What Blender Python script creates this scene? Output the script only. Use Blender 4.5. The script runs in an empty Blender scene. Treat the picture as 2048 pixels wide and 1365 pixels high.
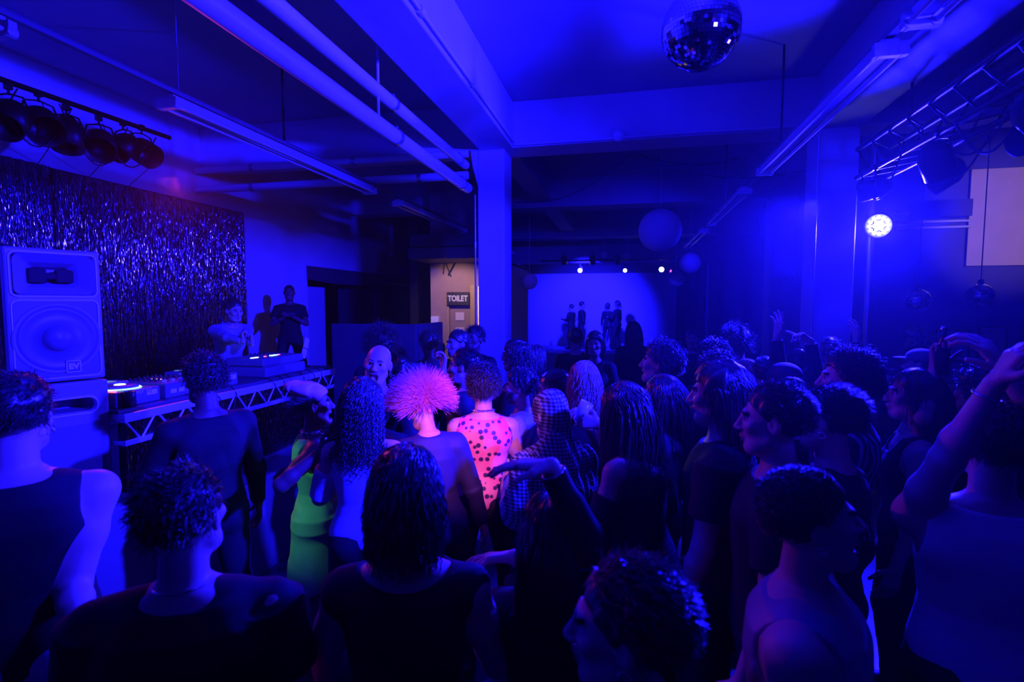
import bpy, math, random
import numpy as np
from mathutils import Vector, Matrix
random.seed(7); RNG = np.random.default_rng(7)
PI = math.pi
SC = bpy.context.scene
COL = SC.collection

# ------------------------------------------------------------------ camera
FPX, CX, CY, CAMH = 1050.0, 1024.0, 682.5, 2.15
PITCH = math.atan(74.5 / FPX)
YAW = math.atan(234 * math.cos(PITCH) / FPX)
cam_d = bpy.data.cameras.new('camera'); cam_d.sensor_width = 36.0; cam_d.lens = 36.0 * FPX / 2048.0
cam_d.clip_start = 0.05; cam_d.clip_end = 100
cam = bpy.data.objects.new('camera', cam_d); COL.objects.link(cam)
cam.location = (0, 0, CAMH); cam.rotation_euler = (PI / 2 - PITCH, 0, YAW)
cam_d.dof.use_dof = True; cam_d.dof.focus_distance = 4.2; cam_d.dof.aperture_fstop = 2.4
SC.camera = cam
_f = np.array([-math.sin(YAW) * math.cos(PITCH), math.cos(YAW) * math.cos(PITCH), -math.sin(PITCH)])
_r = np.array([math.cos(YAW), math.sin(YAW), 0.0]); _u = np.cross(_r, _f); _C = np.array([0, 0, CAMH])
def ray(x, y): return _f + _r * (x - CX) / FPX - _u * (y - CY) / FPX
def PZ(x, y, z): return _C + ray(x, y) * z                      # point at depth z along the view
def PP(x, y, ax, v):                                            # point where a sight line meets a wall/floor plane
    d = ray(x, y); return _C + d * ((v - _C[ax]) / d[ax])

HAZE = 0.0035
# ------------------------------------------------------------------ world, exposure
w = bpy.data.worlds.new('world'); SC.world = w; w.use_nodes = True
w.node_tree.nodes['Background'].inputs[0].default_value = (0.01, 0.01, 1.0, 1)
w.node_tree.nodes['Background'].inputs[1].default_value = 0.004
vo = w.node_tree.nodes.new('ShaderNodeVolumeScatter'); vo.inputs['Density'].default_value = HAZE; vo.inputs['Anisotropy'].default_value = 0.75
w.node_tree.links.new(vo.outputs[0], w.node_tree.nodes['World Output'].inputs['Volume'])      # thin machine haze in the room air
SC.view_settings.view_transform = 'Standard'; SC.view_settings.look = 'None'
SC.view_settings.exposure = 0.0; SC.view_settings.gamma = 1.0; SC.view_settings.use_curve_mapping = False
SC.cycles.max_bounces = 6; SC.cycles.diffuse_bounces = 3; SC.cycles.glossy_bounces = 3
SC.cycles.sample_clamp_indirect = 3.0; SC.cycles.sample_clamp_direct = 0.0
SC.cycles.caustics_reflective = False; SC.cycles.caustics_refractive = False

# ------------------------------------------------------------------ lights
BLUE = (0.007, 0.004, 1.0); MAG = (1.0, 0.05, 0.42); WARM = (1.0, 0.62, 0.38)
def spot(name, loc, target, power, color=BLUE, angle=60, blend=0.5, r=0.08):
    l = bpy.data.lights.new(name, 'SPOT'); l.energy = power; l.color = color; l.spot_size = math.radians(angle)
    l.spot_blend = blend; l.shadow_soft_size = r
    o = bpy.data.objects.new(name, l); COL.objects.link(o); o.location = loc
    o.rotation_euler = (Vector(target) - Vector(loc)).to_track_quat('-Z', 'Y').to_euler(); return o
def point(name, loc, power, color=BLUE, r=0.1):
    l = bpy.data.lights.new(name, 'POINT'); l.energy = power; l.color = color; l.shadow_soft_size = r
    o = bpy.data.objects.new(name, l); COL.objects.link(o); o.location = loc; return o
LED = PZ(1760, 450, 5.7)
LED_AIM = Vector((-1.2, 0.8, 1.2))
led_dir = (LED_AIM - Vector(LED)).normalized()
spot('par_beam', Vector(LED) + led_dir * 0.09, LED_AIM, 5000, angle=125, blend=0.6, r=0.09)
spot('truss_wash', (2.9, 1.2, 3.6), (-5.9, 4.9, 2.75), 11000, angle=68, blend=0.7, r=0.10)
spot('added_beam_fill', (2.2, 0.6, 3.3), (-1.25, 4.3, 4.45), 700, angle=74, blend=0.8, r=0.15)  # added fill for the beams and ceiling, no fixture stands here
spot('added_rim_light', (1.75, 5.7, 3.1), (-0.1, 2.9, 1.55), 4200, angle=46, blend=0.6, r=0.07)  # added beside the last truss lamp to rim the hair
spot('added_column_fill', (0.6, -0.8, 4.1), (-1.3, 6.4, 3.35), 1500, angle=25, blend=0.8, r=0.12)  # added narrow fill brightening the middle column and cross beam, source unseen
spot('added_column_fill', (2.85, 1.0, 3.7), (2.15, 6.4, 2.9), 900, angle=26, blend=0.8, r=0.12)  # added spot that lifts the right column
spot('added_ceiling_fill', (1.75, 3.4, 3.1), (0.2, 4.0, 4.6), 190, angle=110, blend=0.9, r=0.12)  # added uplight for the ceiling bay, without a fixture
spot('magenta_par', (-4.35, 4.35, 3.3), (-0.3, 1.6, 1.25), 70, color=MAG, angle=66, blend=0.7, r=0.06)
spot('magenta_pin', (0.6, -0.6, 3.7), (-0.95, 2.9, 1.38), 1200, color=(1.0, 0.17, 0.75), angle=12, blend=0.8, r=0.05)
spot('added_green_spot', (-2.6, 1.2, 3.1), (-1.80, 2.72, 0.85), 60, color=(0.25, 1.0, 0.42), angle=13, blend=0.8, r=0.03)  # added spot that makes the dress show green amid the blue
spot('stage_wash', (-1.3, 15.6, 3.3), (-1.6, 20.0, 1.7), 5500, angle=66, blend=0.8, r=0.1)
spot('added_lantern_fill', (2.2, 7.0, 3.9), (0.85, 8.9, 3.0), 800, angle=66, blend=0.9, r=0.1)  # added to brighten the paper lanterns from the right
point('corridor_lamp', (-3.2, 11.6, 2.4), 110, color=WARM, r=0.12)
spot('added_toilet_fill', (-3.2, 8.75, 2.9), (-3.35, 10.0, 1.95), 60, color=WARM, angle=86, blend=0.6, r=0.06)  # added warm fill in front of the toilet wall
spot('board_lamp', (5.1, 6.0, 3.2), (5.0, 8.5, 3.3), 60, color=(1.0, 0.60, 0.75), angle=50, blend=0.6, r=0.1)

# ------------------------------------------------------------------ materials
MATS = {}
def mat(name, col=(0.5, 0.5, 0.5), rough=0.6, metal=0.0, emit=None, es=0.0, noise=0.0, nscale=12.0, bump=0.0, sheen=0.0, spec=0.5, setup=None):
    if name in MATS: return MATS[name]
    m = bpy.data.materials.new(name); m.use_nodes = True; nt = m.node_tree; b = nt.nodes['Principled BSDF']
    b.inputs['Base Color'].default_value = (*col, 1); b.inputs['Roughness'].default_value = rough
    b.inputs['Metallic'].default_value = metal; b.inputs['Specular IOR Level'].default_value = spec
    if sheen: b.inputs['Sheen Weight'].default_value = sheen
    if emit: b.inputs['Emission Color'].default_value = (*emit, 1); b.inputs['Emission Strength'].default_value = es
    if noise or bump:
        tc = nt.nodes.new('ShaderNodeTexCoord'); n = nt.nodes.new('ShaderNodeTexNoise')
        n.inputs['Scale'].default_value = nscale; n.inputs['Detail'].default_value = 5
        nt.links.new(tc.outputs['Object'], n.inputs['Vector'])
        if noise:
            r = nt.nodes.new('ShaderNodeMapRange'); r.inputs['To Min'].default_value = 1 - noise; r.inputs['To Max'].default_value = 1 + noise * 0.6
            nt.links.new(n.outputs['Fac'], r.inputs['Value'])
            x = nt.nodes.new('ShaderNodeVectorMath'); x.operation = 'SCALE'; x.inputs[0].default_value = col
            nt.links.new(r.outputs['Result'], x.inputs['Scale']); nt.links.new(x.outputs['Vector'], b.inputs['Base Color'])
        if bump:
            bp = nt.nodes.new('ShaderNodeBump'); bp.inputs['Strength'].default_value = bump; bp.inputs['Distance'].default_value = 0.02
            nt.links.new(n.outputs['Fac'], bp.inputs['Height']); nt.links.new(bp.outputs['Normal'], b.inputs['Normal'])
    if setup: setup(nt, b)
    MATS[name] = m; return m
def ramp2(nt, fac, c1, c2, lo=0.45, hi=0.55):
    r = nt.nodes.new('ShaderNodeValToRGB'); r.color_ramp.elements[0].position = lo; r.color_ramp.elements[1].position = hi
    r.color_ramp.elements[0].color = (*c1, 1); r.color_ramp.elements[1].color = (*c2, 1)
    nt.links.new(fac, r.inputs['Fac']); return r.outputs['Color']
def texc(nt, scale=(1, 1, 1)):
    tc = nt.nodes.new('ShaderNodeTexCoord'); mp = nt.nodes.new('ShaderNodeMapping'); mp.inputs['Scale'].default_value = scale
    nt.links.new(tc.outputs['Object'], mp.inputs['Vector']); return mp.outputs['Vector']
def s_stripes(c1, c2, scale, axis='X', lo=0.45, hi=0.55, dist=1.0):
    def f(nt, b):
        wv = nt.nodes.new('ShaderNodeTexWave'); wv.bands_direction = axis; wv.inputs['Scale'].default_value = scale
        wv.inputs['Distortion'].default_value = dist; wv.inputs['Detail Scale'].default_value = 0.6
        nt.links.new(texc(nt), wv.inputs['Vector']); nt.links.new(ramp2(nt, wv.outputs['Fac'], c1, c2, lo, hi), b.inputs['Base Color'])
    return f
def s_spots(c1, c2, scale, lo, hi):
    def f(nt, b):
        v = nt.nodes.new('ShaderNodeTexVoronoi'); v.inputs['Scale'].default_value = scale; v.inputs['Randomness'].default_value = 0.8
        nt.links.new(texc(nt), v.inputs['Vector'])
        n = nt.nodes.new('ShaderNodeTexNoise'); n.inputs['Scale'].default_value = 5; nt.links.new(texc(nt), n.inputs['Vector'])
        base = ramp2(nt, n.outputs['Fac'], c2, (0.9, 0.45, 0.5), 0.4, 0.7)
        r = ramp2(nt, v.outputs['Distance'], (0, 0, 0), (1, 1, 1), lo, hi)
        mx = nt.nodes.new('ShaderNodeMix'); mx.data_type = 'RGBA'; nt.links.new(r, mx.inputs['Factor'])
        mx.inputs[6].default_value = (*c1, 1); nt.links.new(base, mx.inputs[7]); nt.links.new(mx.outputs[2], b.inputs['Base Color'])
    return f
def s_check(c1, c2, scale):
    def f(nt, b):
        a = []
        for ax in 'XZ':
            wv = nt.nodes.new('ShaderNodeTexWave'); wv.bands_direction = ax; wv.inputs['Scale'].default_value = scale
            nt.links.new(texc(nt), wv.inputs['Vector']); a.append(wv.outputs['Fac'])
        m = nt.nodes.new('ShaderNodeMath'); m.operation = 'ADD'; nt.links.new(a[0], m.inputs[0]); nt.links.new(a[1], m.inputs[1])
        m2 = nt.nodes.new('ShaderNodeMath'); m2.operation = 'MULTIPLY'; m2.inputs[1].default_value = 0.5; nt.links.new(m.outputs[0], m2.inputs[0])
        nt.links.new(ramp2(nt, m2.outputs[0], c1, c2, 0.45, 0.6), b.inputs['Base Color'])
    return f
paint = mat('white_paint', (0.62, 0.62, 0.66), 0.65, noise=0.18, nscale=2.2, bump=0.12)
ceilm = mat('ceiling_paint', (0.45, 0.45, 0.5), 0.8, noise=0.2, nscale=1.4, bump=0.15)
darkp = mat('dark_paint', (0.05, 0.05, 0.07), 0.6, noise=0.3, nscale=4)
brickm = mat('rear_brick', (0.30, 0.26, 0.26), 0.8, noise=0.35, nscale=7, bump=0.5)
floorm = mat('floor_concrete', (0.07, 0.07, 0.08), 0.35, noise=0.4, nscale=3, bump=0.1)
black = mat('black_plastic', (0.012, 0.012, 0.014), 0.45)
blackm = mat('black_metal', (0.02, 0.02, 0.022), 0.4, metal=0.6)
cloth_black = mat('black_cloth', (0.006, 0.006, 0.008), 0.9)
pipem = mat('pipe_lagging', (0.80, 0.80, 0.84), 0.45, noise=0.08, nscale=9, bump=0.08)
steel = mat('steel', (0.5, 0.5, 0.52), 0.35, metal=0.9)
alu = mat('aluminium', (0.75, 0.75, 0.78), 0.4, metal=0.55)
batm = mat('batten_enamel', (0.70, 0.70, 0.74), 0.4, noise=0.1, nscale=8)
tubem = mat('tube_glass', (0.75, 0.75, 0.8), 0.25)
edgem = mat('lit_edge_paint', (0.75, 0.78, 0.85), 0.4)  # light catching the speaker edges is put into this paler tone
cabm = mat('speaker_paint', (0.27, 0.27, 0.31), 0.42, noise=0.12, nscale=30, bump=0.1)
grillm = mat('speaker_grille', (0.17, 0.17, 0.2), 0.5, noise=0.12, nscale=60)
conem = mat('speaker_cone', (0.15, 0.15, 0.18), 0.4)
logom = mat('logo_white', (0.8, 0.8, 0.82), 0.5)
tinselm = mat('tinsel_foil', (0.50, 0.50, 0.56), 0.11, metal=1.0)
paperm = mat('lantern_paper', (0.72, 0.72, 0.74), 0.8, noise=0.06, nscale=20)
mirrorm = mat('mirror_tile', (0.9, 0.9, 0.92), 0.04, metal=1.0)
boothm = mat('booth_panel', (0.05, 0.045, 0.06), 0.7, noise=0.2, nscale=5)
brownm = mat('toilet_wall', (0.42, 0.27, 0.22), 0.75, noise=0.2, nscale=5)
woodm = mat('door_wood', (0.50, 0.34, 0.20), 0.5, noise=0.15, nscale=6)
signm = mat('sign_board', (0.03, 0.025, 0.03), 0.5)
signw = mat('sign_letters', (0.75, 0.72, 0.7), 0.5)
cable = mat('cable_rubber', (0.01, 0.01, 0.012), 0.5)
backm = mat('backdrop_cloth', (0.75, 0.75, 0.8), 0.9, noise=0.06, nscale=1)
beigem = mat('beige_board', (0.75, 0.62, 0.55), 0.8, noise=0.12, nscale=4)

# ------------------------------------------------------------------ mesh helpers
def fast_mesh(name, V, Q, mats, midx=None, smooth=True):
    me = bpy.data.meshes.new(name); V = np.ascontiguousarray(V, np.float32); Q = np.ascontiguousarray(Q, np.int32)
    k = Q.shape[1] if len(Q) else 4
    me.vertices.add(len(V)); me.vertices.foreach_set('co', V.ravel()); me.loops.add(Q.size); me.loops.foreach_set('vertex_index', Q.ravel())
    me.polygons.add(len(Q)); me.polygons.foreach_set('loop_start', np.arange(0, Q.size, k, dtype=np.int32))
    me.polygons.foreach_set('loop_total', np.full(len(Q), k, np.int32))
    for m in mats: me.materials.append(m)
    if midx is not None: me.polygons.foreach_set('material_index', np.asarray(midx, np.int32))
    me.polygons.foreach_set('use_smooth', np.full(len(Q), smooth, bool)); me.update(calc_edges=True); return me
def tag(o, label=None, cat=None, group=None, kind=None):
    if label: o['label'] = label
    if cat: o['category'] = cat
    if group: o['group'] = group
    if kind: o['kind'] = kind
    return o
def link(name, me, parent=None, loc=None):
    o = bpy.data.objects.new(name, me); COL.objects.link(o)
    if parent: o.parent = parent
    if loc is not None: o.location = loc
    return o
def empty(name, loc=(0, 0, 0), rz=0): 
    o = bpy.data.objects.new(name, None); COL.objects.link(o); o.location = loc; o.rotation_euler = (0, 0, rz); o.empty_display_size = 0.1; return o
class MB:
    def __init__(s): s.v = []; s.f = []; s.m = []; s.cur = 0; s.sm = []
    def add(s, vs, fs, smooth=False):
        n = len(s.v); s.v += [tuple(map(float, v)) for v in vs]
        for f in fs: s.f.append(tuple(n + i for i in f)); s.m.append(s.cur); s.sm.append(smooth)
        return s
    def box(s, a, b, M=None):
        vs = [Vector((x, y, z)) for x in (a[0], b[0]) for y in (a[1], b[1]) for z in (a[2], b[2])]
        if M is not None: vs = [M @ v for v in vs]
        return s.add(vs, [(0, 1, 3, 2), (4, 6, 7, 5), (0, 4, 5, 1), (2, 3, 7, 6), (0, 2, 6, 4), (1, 5, 7, 3)])
    def obox(s, p, q, wd, ht, up=(0, 0, 1)):                       # box bar from p to q
        p, q, up = Vector(p), Vector(q), Vector(up); d = (q - p).normalized(); sx = d.cross(up)
        if sx.length < 1e-4: sx = d.cross(Vector((1, 0, 0)))
        sx.normalize(); uz = sx.cross(d)
        vs = [c + sx * a * wd / 2 + uz * b * ht / 2 for c in (p, q) for a in (-1, 1) for b in (-1, 1)]
        return s.add(vs, [(0, 1, 3, 2), (4, 6, 7, 5), (0, 4, 5, 1), (2, 3, 7, 6), (0, 2, 6, 4), (1, 5, 7, 3)])
    def tube(s, pts, r, n=10, cap=True):
        pts = [Vector(p) for p in pts]; rs = r if isinstance(r, (list, tuple)) else [r] * len(pts); vs = []; prev = None
        for i, p in enumerate(pts):
            t = (pts[min(i + 1, len(pts) - 1)] - pts[max(i - 1, 0)]).normalized()
            if prev is None: a = t.cross(Vector((0, 0, 1))) if abs(t.z) < 0.95 else t.cross(Vector((1, 0, 0)))
            else: a = prev - t * prev.dot(t)
            a.normalize(); prev = a; b = t.cross(a)
            vs += [p + (a * math.cos(2 * PI * k / n) + b * math.sin(2 * PI * k / n)) * rs[i] for k in range(n)]
        fs = [(i * n + k, i * n + (k + 1) % n, (i + 1) * n + (k + 1) % n, (i + 1) * n + k) for i in range(len(pts) - 1) for k in range(n)]
        s.add(vs, fs, True)
        if cap: s.add(vs[:n], [tuple(range(n))[::-1]]); s.add(vs[-n:], [tuple(range(n))])
        return s
    def lathe(s, prof, n=24, M=None, smooth=True):                 # prof: (r,z) list, axis z
        vs = [Vector((r * math.cos(2 * PI * k / n), r * math.sin(2 * PI * k / n), z)) for r, z in prof for k in range(n)]
        if M is not None: vs = [M @ v for v in vs]
        fs = [(i * n + k, i * n + (k + 1) % n, (i + 1) * n + (k + 1) % n, (i + 1) * n + k) for i in range(len(prof) - 1) for k in range(n)]
        return s.add(vs, fs, smooth)
    def grid(s, fn, nu, nv, smooth=True):
        vs = [fn(i / nu, j / nv) for i in range(nu + 1) for j in range(nv + 1)]
        return s.add(vs, [(i * (nv + 1) + j, (i + 1) * (nv + 1) + j, (i + 1) * (nv + 1) + j + 1, i * (nv + 1) + j + 1) for i in range(nu) for j in range(nv)], smooth)
    def build(s, name, mats, parent=None, loc=None, bevel=0):
        me = bpy.data.meshes.new(name); me.from_pydata(s.v, [], s.f)
        for m in (mats if isinstance(mats, (list, tuple)) else [mats]): me.materials.append(m)
        me.polygons.foreach_set('material_index', s.m); me.polygons.foreach_set('use_smooth', s.sm)
        me.validate(); me.update(); o = link(name, me, parent, loc)
        if bevel:
            b = o.modifiers.new('bevel', 'BEVEL'); b.width = bevel; b.segments = 2; b.limit_method = 'ANGLE'
        return o
def struct(name, mb, m, bevel=0):
    o = mb.build(name, m, bevel=bevel); o['kind'] = 'structure'; return o
def text_part(name, s, size, m, parent, M, ext=0.002, bold=0.0):
    c = bpy.data.curves.new(name, 'FONT'); c.body = s; c.size = size; c.extrude = ext; c.offset = bold; c.align_x = 'CENTER'; c.align_y = 'CENTER'
    o = bpy.data.objects.new(name, c); COL.objects.link(o); bpy.context.view_layer.update()
    me = bpy.data.meshes.new_from_object(o.evaluated_get(bpy.context.evaluated_depsgraph_get())); bpy.data.objects.remove(o)
    me.transform(M); me.materials.clear(); me.materials.append(m); me.name = name
    return link(name, me, parent)
def track(d, up=(0, 0, 1)):                                        # matrix whose +Z looks along d
    return Vector(d).to_track_quat('Z', 'Y').to_matrix().to_4x4()

# ------------------------------------------------------------------ room shell
CEIL, XL, STG = 4.6, -5.9, 0.78
struct('floor', MB().box((-8.2, -3, -0.1), (13.2, 22, 0)), floorm)
struct('ceiling', MB().box((-8.2, -3, CEIL), (13.2, 22, CEIL + 0.2)), ceilm)
struct('wall_left', MB().box((XL - 0.25, -3, 0), (XL, 8.84, CEIL)).box((XL - 0.25, 8.84, 2.66), (XL, 14.4, CEIL)), paint)
struct('wall_left_recess', MB().box((-8.1, 8.6, 0), (-8.0, 14.6, 3.0)).box((-8.1, 14.4, 0), (-3.9, 14.5, CEIL)).box((-8.1, 8.5, 0), (-6.15, 8.6, 3.0)), darkp)
struct('wall_front', MB().box((-6.2, -3.2, 0), (13.2, -3, CEIL)), darkp)
struct('wall_right', MB().box((13.0, -3, 0), (13.2, 8.5, CEIL)), darkp)
struct('wall_right_rear', MB().box((3.05, 8.5, 0), (13.2, 8.7, CEIL)), mat('rear_paint', (0.08, 0.08, 0.11), 0.7, noise=0.25, nscale=3))
struct('wall_back', MB().box((-5.0, 20.6, 0), (3.4, 20.8, CEIL)), darkp)
struct('wall_side_rear', MB().box((3.2, 10.6, 0), (3.4, 20.7, CEIL)).box((-5.0, 11.5, 0), (-4.8, 20.7, CEIL)), darkp)
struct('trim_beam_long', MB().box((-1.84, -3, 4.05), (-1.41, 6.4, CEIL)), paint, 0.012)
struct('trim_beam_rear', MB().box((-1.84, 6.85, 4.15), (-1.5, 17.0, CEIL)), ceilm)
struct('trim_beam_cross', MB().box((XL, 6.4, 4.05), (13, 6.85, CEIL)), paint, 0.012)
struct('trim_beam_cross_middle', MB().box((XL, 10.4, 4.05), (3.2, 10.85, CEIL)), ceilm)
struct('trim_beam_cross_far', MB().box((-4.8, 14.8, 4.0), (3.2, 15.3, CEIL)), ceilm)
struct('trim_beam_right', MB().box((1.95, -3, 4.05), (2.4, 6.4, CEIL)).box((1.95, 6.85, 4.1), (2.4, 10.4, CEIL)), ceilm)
struct('trim_column_middle', MB().box((-1.86, 6.4, 0), (-1.52, 6.82, 4.05)).add([(-1.96, 6.405, 4.05), (-1.96, 6.815, 4.05), (-1.86, 6.405, 4.05), (-1.86, 6.815, 4.05), (-1.86, 6.405, 3.6), (-1.86, 6.815, 3.6), (-1.93, 6.405, 3.85), (-1.93, 6.815, 3.85)], [(0, 2, 4, 6), (1, 7, 5, 3), (0, 6, 7, 1), (6, 4, 5, 7), (2, 3, 5, 4), (0, 1, 3, 2)]), paint, 0.015)
struct('trim_column_right', MB().box((1.98, 6.4, 0), (2.38, 6.82, 4.05)), paint, 0.015)
struct('trim_column_far', MB().box((2.49, 10.4, 0), (2.93, 10.85, 4.1)), paint, 0.015)
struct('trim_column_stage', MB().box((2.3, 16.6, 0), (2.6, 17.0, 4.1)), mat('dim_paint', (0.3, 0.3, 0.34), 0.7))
# toilet corridor block
tb = MB().box((-3.9, 10.0, 0), (-3.5, 10.2, 2.75)).box((-3.5, 10.0, 2.12), (-3.06, 10.2, 2.75)).box((-2.97, 10.0, 2.5), (-2.5, 10.2, 2.75)).box((-3.06, 10.0, 0), (-2.97, 10.2, 2.75)).box((-3.9, 10.0, 2.75), (-2.4, 10.2, CEIL)).box((-2.5, 10.0, 0), (-2.4, 10.2, 2.75)).box((-3.9, 10.2, 0), (-3.8, 14.4, CEIL)).box((-3.9, 12.5, 0), (-2.4, 12.6, 3)).box((-2.5, 10.2, 0), (-2.4, 12.5, 3)).box((-3.9, 10.2, 2.95), (-2.4, 12.6, 3.02))
struct('wall_toilet_block', tb, brownm)
struct('door_1', MB().box((-3.5, 10.02, 0), (-3.06, 10.07, 2.12)), mat('door_brown', (0.36, 0.24, 0.19), 0.6, noise=0.15), 0.004)
struct('trim_door_frame', MB().box((-3.54, 9.96, 0), (-3.5, 10.0, 2.16)).box((-3.06, 9.96, 0), (-2.96, 10.0, 2.52)), woodm)
# stage at the far end
struct('trim_far_stage', MB().box((-4.7, 16.9, 0), (3.0, 20.5, 0.55)).box((-4.7, 16.86, 0.50), (3.0, 16.9, 0.56)).box((-4.7, 16.86, 0.30), (3.0, 16.9, 0.33)), mat('stage_paint', (0.35, 0.35, 0.4), 0.5))
o = MB().box((-4.33, 20.2, 0.55), (1.7, 20.24, 3.3)).build('stage_backdrop', backm); tag(o, 'plain pale backdrop glowing blue behind the dancers on the far stage', 'backdrop')
o = MB().grid(lambda u, v: (1.7 + 1.4 * u, 19.9 + 0.05 * math.sin(u * 40), 0.55 + 3.0 * v), 60, 2).build('stage_side_curtain', cloth_black); tag(o, 'black masking drape at right end of the far stage', 'curtain')
struct('trim_stage_header', MB().box((-4.8, 16.9, 3.45), (3.2, 17.2, 4.0)), ceilm)
o = MB().box((2.5, 7.35, 0.0), (2.58, 10.35, 2.6)).build('bar_partition', boothm, bevel=0.005); tag(o, 'tall dark partition panel standing between the right columns', 'partition')
# DJ stage platform
struct('trim_dj_platform', MB().box((XL, 2.62, 0), (-2.82, 5.85, STG - 0.03)).box((XL, 2.61, STG - 0.03), (-2.8, 5.88, STG)).box((XL, 5.85, 0), (-3.95, 8.8, STG)), mat('platform_paint', (0.22, 0.22, 0.25), 0.35, noise=0.2, nscale=4), 0.004)

# ------------------------------------------------------------------ pipes overhead
def run_pipe(name, z, x, r, y0, y1, label):
    root = empty(name, (x, y0, z)); tag(root, label, 'pipe', 'lagged pipes under the long beam')
    MB().tube([(0, 0, 0), (0, y1 - y0, 0)], r, 20).build('pipe_body', pipem, root)
    k = 0
    for yy in (4.3, 6.1):
        MB().tube([(0, yy - y0 - 0.02, 0), (0, yy - y0 + 0.02, 0)], r * 1.14, 20).box((-0.012, yy - y0 - 0.02, r), (0.012, yy - y0 + 0.02, r + 0.03)).build('clamp', steel, root)
    return root
run_pipe('lagged_pipe', 3.58, -1.975, 0.062, -2.9, 6.35, 'thick white lagged pipe, lower of the two hanging beside the long beam')
run_pipe('lagged_pipe', 3.86, -2.0, 0.052, -2.9, 6.35, 'thinner white lagged pipe, upper of the two hanging beside the long beam')
hp = PP(755, 110, 0, -1.99)
o = MB().tube([(-1.99, hp[1] + 0.0, 3.64), (-1.99, hp[1], 4.58)], 0.012, 8).box((-2.06, hp[1] - 0.03, 4.575), (-1.92, hp[1] + 0.03, 4.6)).build('pipe_hanger', pipem)
tag(o, 'thin white rod hanger holding both lagged pipes from the ceiling', 'hanger')
for (z, r, lab) in ((3.98, 0.045, 'upper cross pipe running along the left cross beam'), (3.72, 0.05, 'lower cross pipe running along the left cross beam')):
    root = empty('cross_pipe', (XL, 6.28, z)); tag(root, lab, 'pipe')
    MB().tube([(0.03, 0, 0), (3.95, 0, 0)], r, 14).build('pipe_body', pipem, root)
    for cx_ in (0.9, 2.4, 3.3): MB().tube([(cx_, 0, 0), (cx_ + 0.05, 0, 0)], r * 1.2, 14).build('coupling', steel, root)
o = MB().tube([(-1.385, -2.9, 4.10), (-1.385, 6.35, 4.10)], 0.014, 8).tube([(-1.385, 0.0, 4.10), (-1.385, 0.06, 4.10)], 0.03, 8).tube([(-1.385, 3.4, 4.10), (-1.385, 3.46, 4.10)], 0.03, 8).tube([(-1.385, 4.6, 4.10), (-1.385, 4.66, 4.10)], 0.03, 8).build('conduit', pipem)
tag(o, 'slim white conduit clipped along the lower edge of the long beam', 'conduit')
o = MB().tube([(-1.885, 6.37, 0.0), (-1.885, 6.37, 3.5)], 0.012, 8).tube([(-1.885, 6.37, 2.85), (-1.885, 6.37, 2.92)], 0.018, 8).build('conduit', steel); tag(o, 'slim vertical conduit on left edge of the middle column', 'conduit')
o = MB().tube([(1.97, 6.37, 0.4), (1.97, 6.37, 4.0)], 0.012, 8).build('conduit', steel); tag(o, 'slim vertical conduit on the right hand column beside the blue lamp', 'conduit')

# ------------------------------------------------------------------ fluorescent battens
def batten(x, z, y0, y1, label, tubes=True):
    root = empty('fluorescent_batten', (x, (y0 + y1) / 2, z)); tag(root, label, 'light fitting', 'unlit fluorescent battens')
    h = (y1 - y0) / 2
    MB().box((-0.045, -h, 0.0), (0.045, h, 0.055)).box((-0.03, -h - 0.01, -0.01), (0.03, -h, 0.05)).build('housing', batm, root, bevel=0.004)
    if tubes:
        for sx in (-0.06, 0.06):
            MB().tube([(sx, -h + 0.03, -0.02), (sx, h - 0.03, -0.02)], 0.014, 10).build('lamp_tube', tubem, root)
        for s in (-1, 1): MB().box((-0.085, s * h - 0.02, -0.045), (0.085, s * h + 0.02, 0.03)).tube([(-0.06, s * h - 0.025, -0.02), (-0.06, s * h + 0.025, -0.02)], 0.028, 12).tube([(0.06, s * h - 0.025, -0.02), (0.06, s * h + 0.025, -0.02)], 0.028, 12).build('end_cap', batm, root)
    return root
for i, (a, b, lab) in enumerate(((3.18, 6.13, 'long unlit twin tube batten hung above the tinsel curtain'), (0.15, 2.17, 'unlit batten at the top left corner nearest the camera'), (6.95, 9.9, 'unlit batten end seen left of the middle column'), (11.4, 14.3, 'far unlit batten hung left of the far stage'))):
    batten(-3.18, 3.56, a, b, lab)
for (a, b, lab) in ((3.42, 6.2, 'long unlit batten hung between the mirror ball and the right column'), (0.2, 3.1, 'unlit batten at the top right edge nearest the camera'), (7.2, 10.0, 'unlit batten behind the right cross beam'), (10.9, 13.8, 'farthest unlit batten hung at right before the stage')):
    batten(1.4, 3.57, a, b, lab)
for (x, lab) in ((-3.18, 'slim suspension rail above the left battens'), (1.4, 'slim suspension rail above the right battens')):
    o = MB().box((x - 0.022, -1.5, 3.635), (x + 0.022, 15, 3.67)).build('suspension_rail', mat('rail_grey', (0.2, 0.2, 0.23), 0.5)); tag(o, lab, 'rail')
for (x, y, lab, mm) in ((-3.18, PP(358, 190, 0, -3.18)[1], 'thin wire holding the left rail at its near end', steel), (-3.18, PP(568, 270, 0, -3.18)[1], 'dark rod holding the left rail near the pipes', blackm), (1.4, 5.6, 'dark vertical rod holding the right rail under the ceiling', blackm), (1.4, 8.6, 'dark rod holding the right rail behind the cross beam', blackm), (1.4, 1.8, 'dark rod holding the right rail at the near end', blackm)):
    o = MB().tube([(x, y, 3.66), (x, y, CEIL)], 0.004 if mm is steel else 0.011, 6).build('hanger_rod', mm); tag(o, lab, 'rod')

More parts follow.
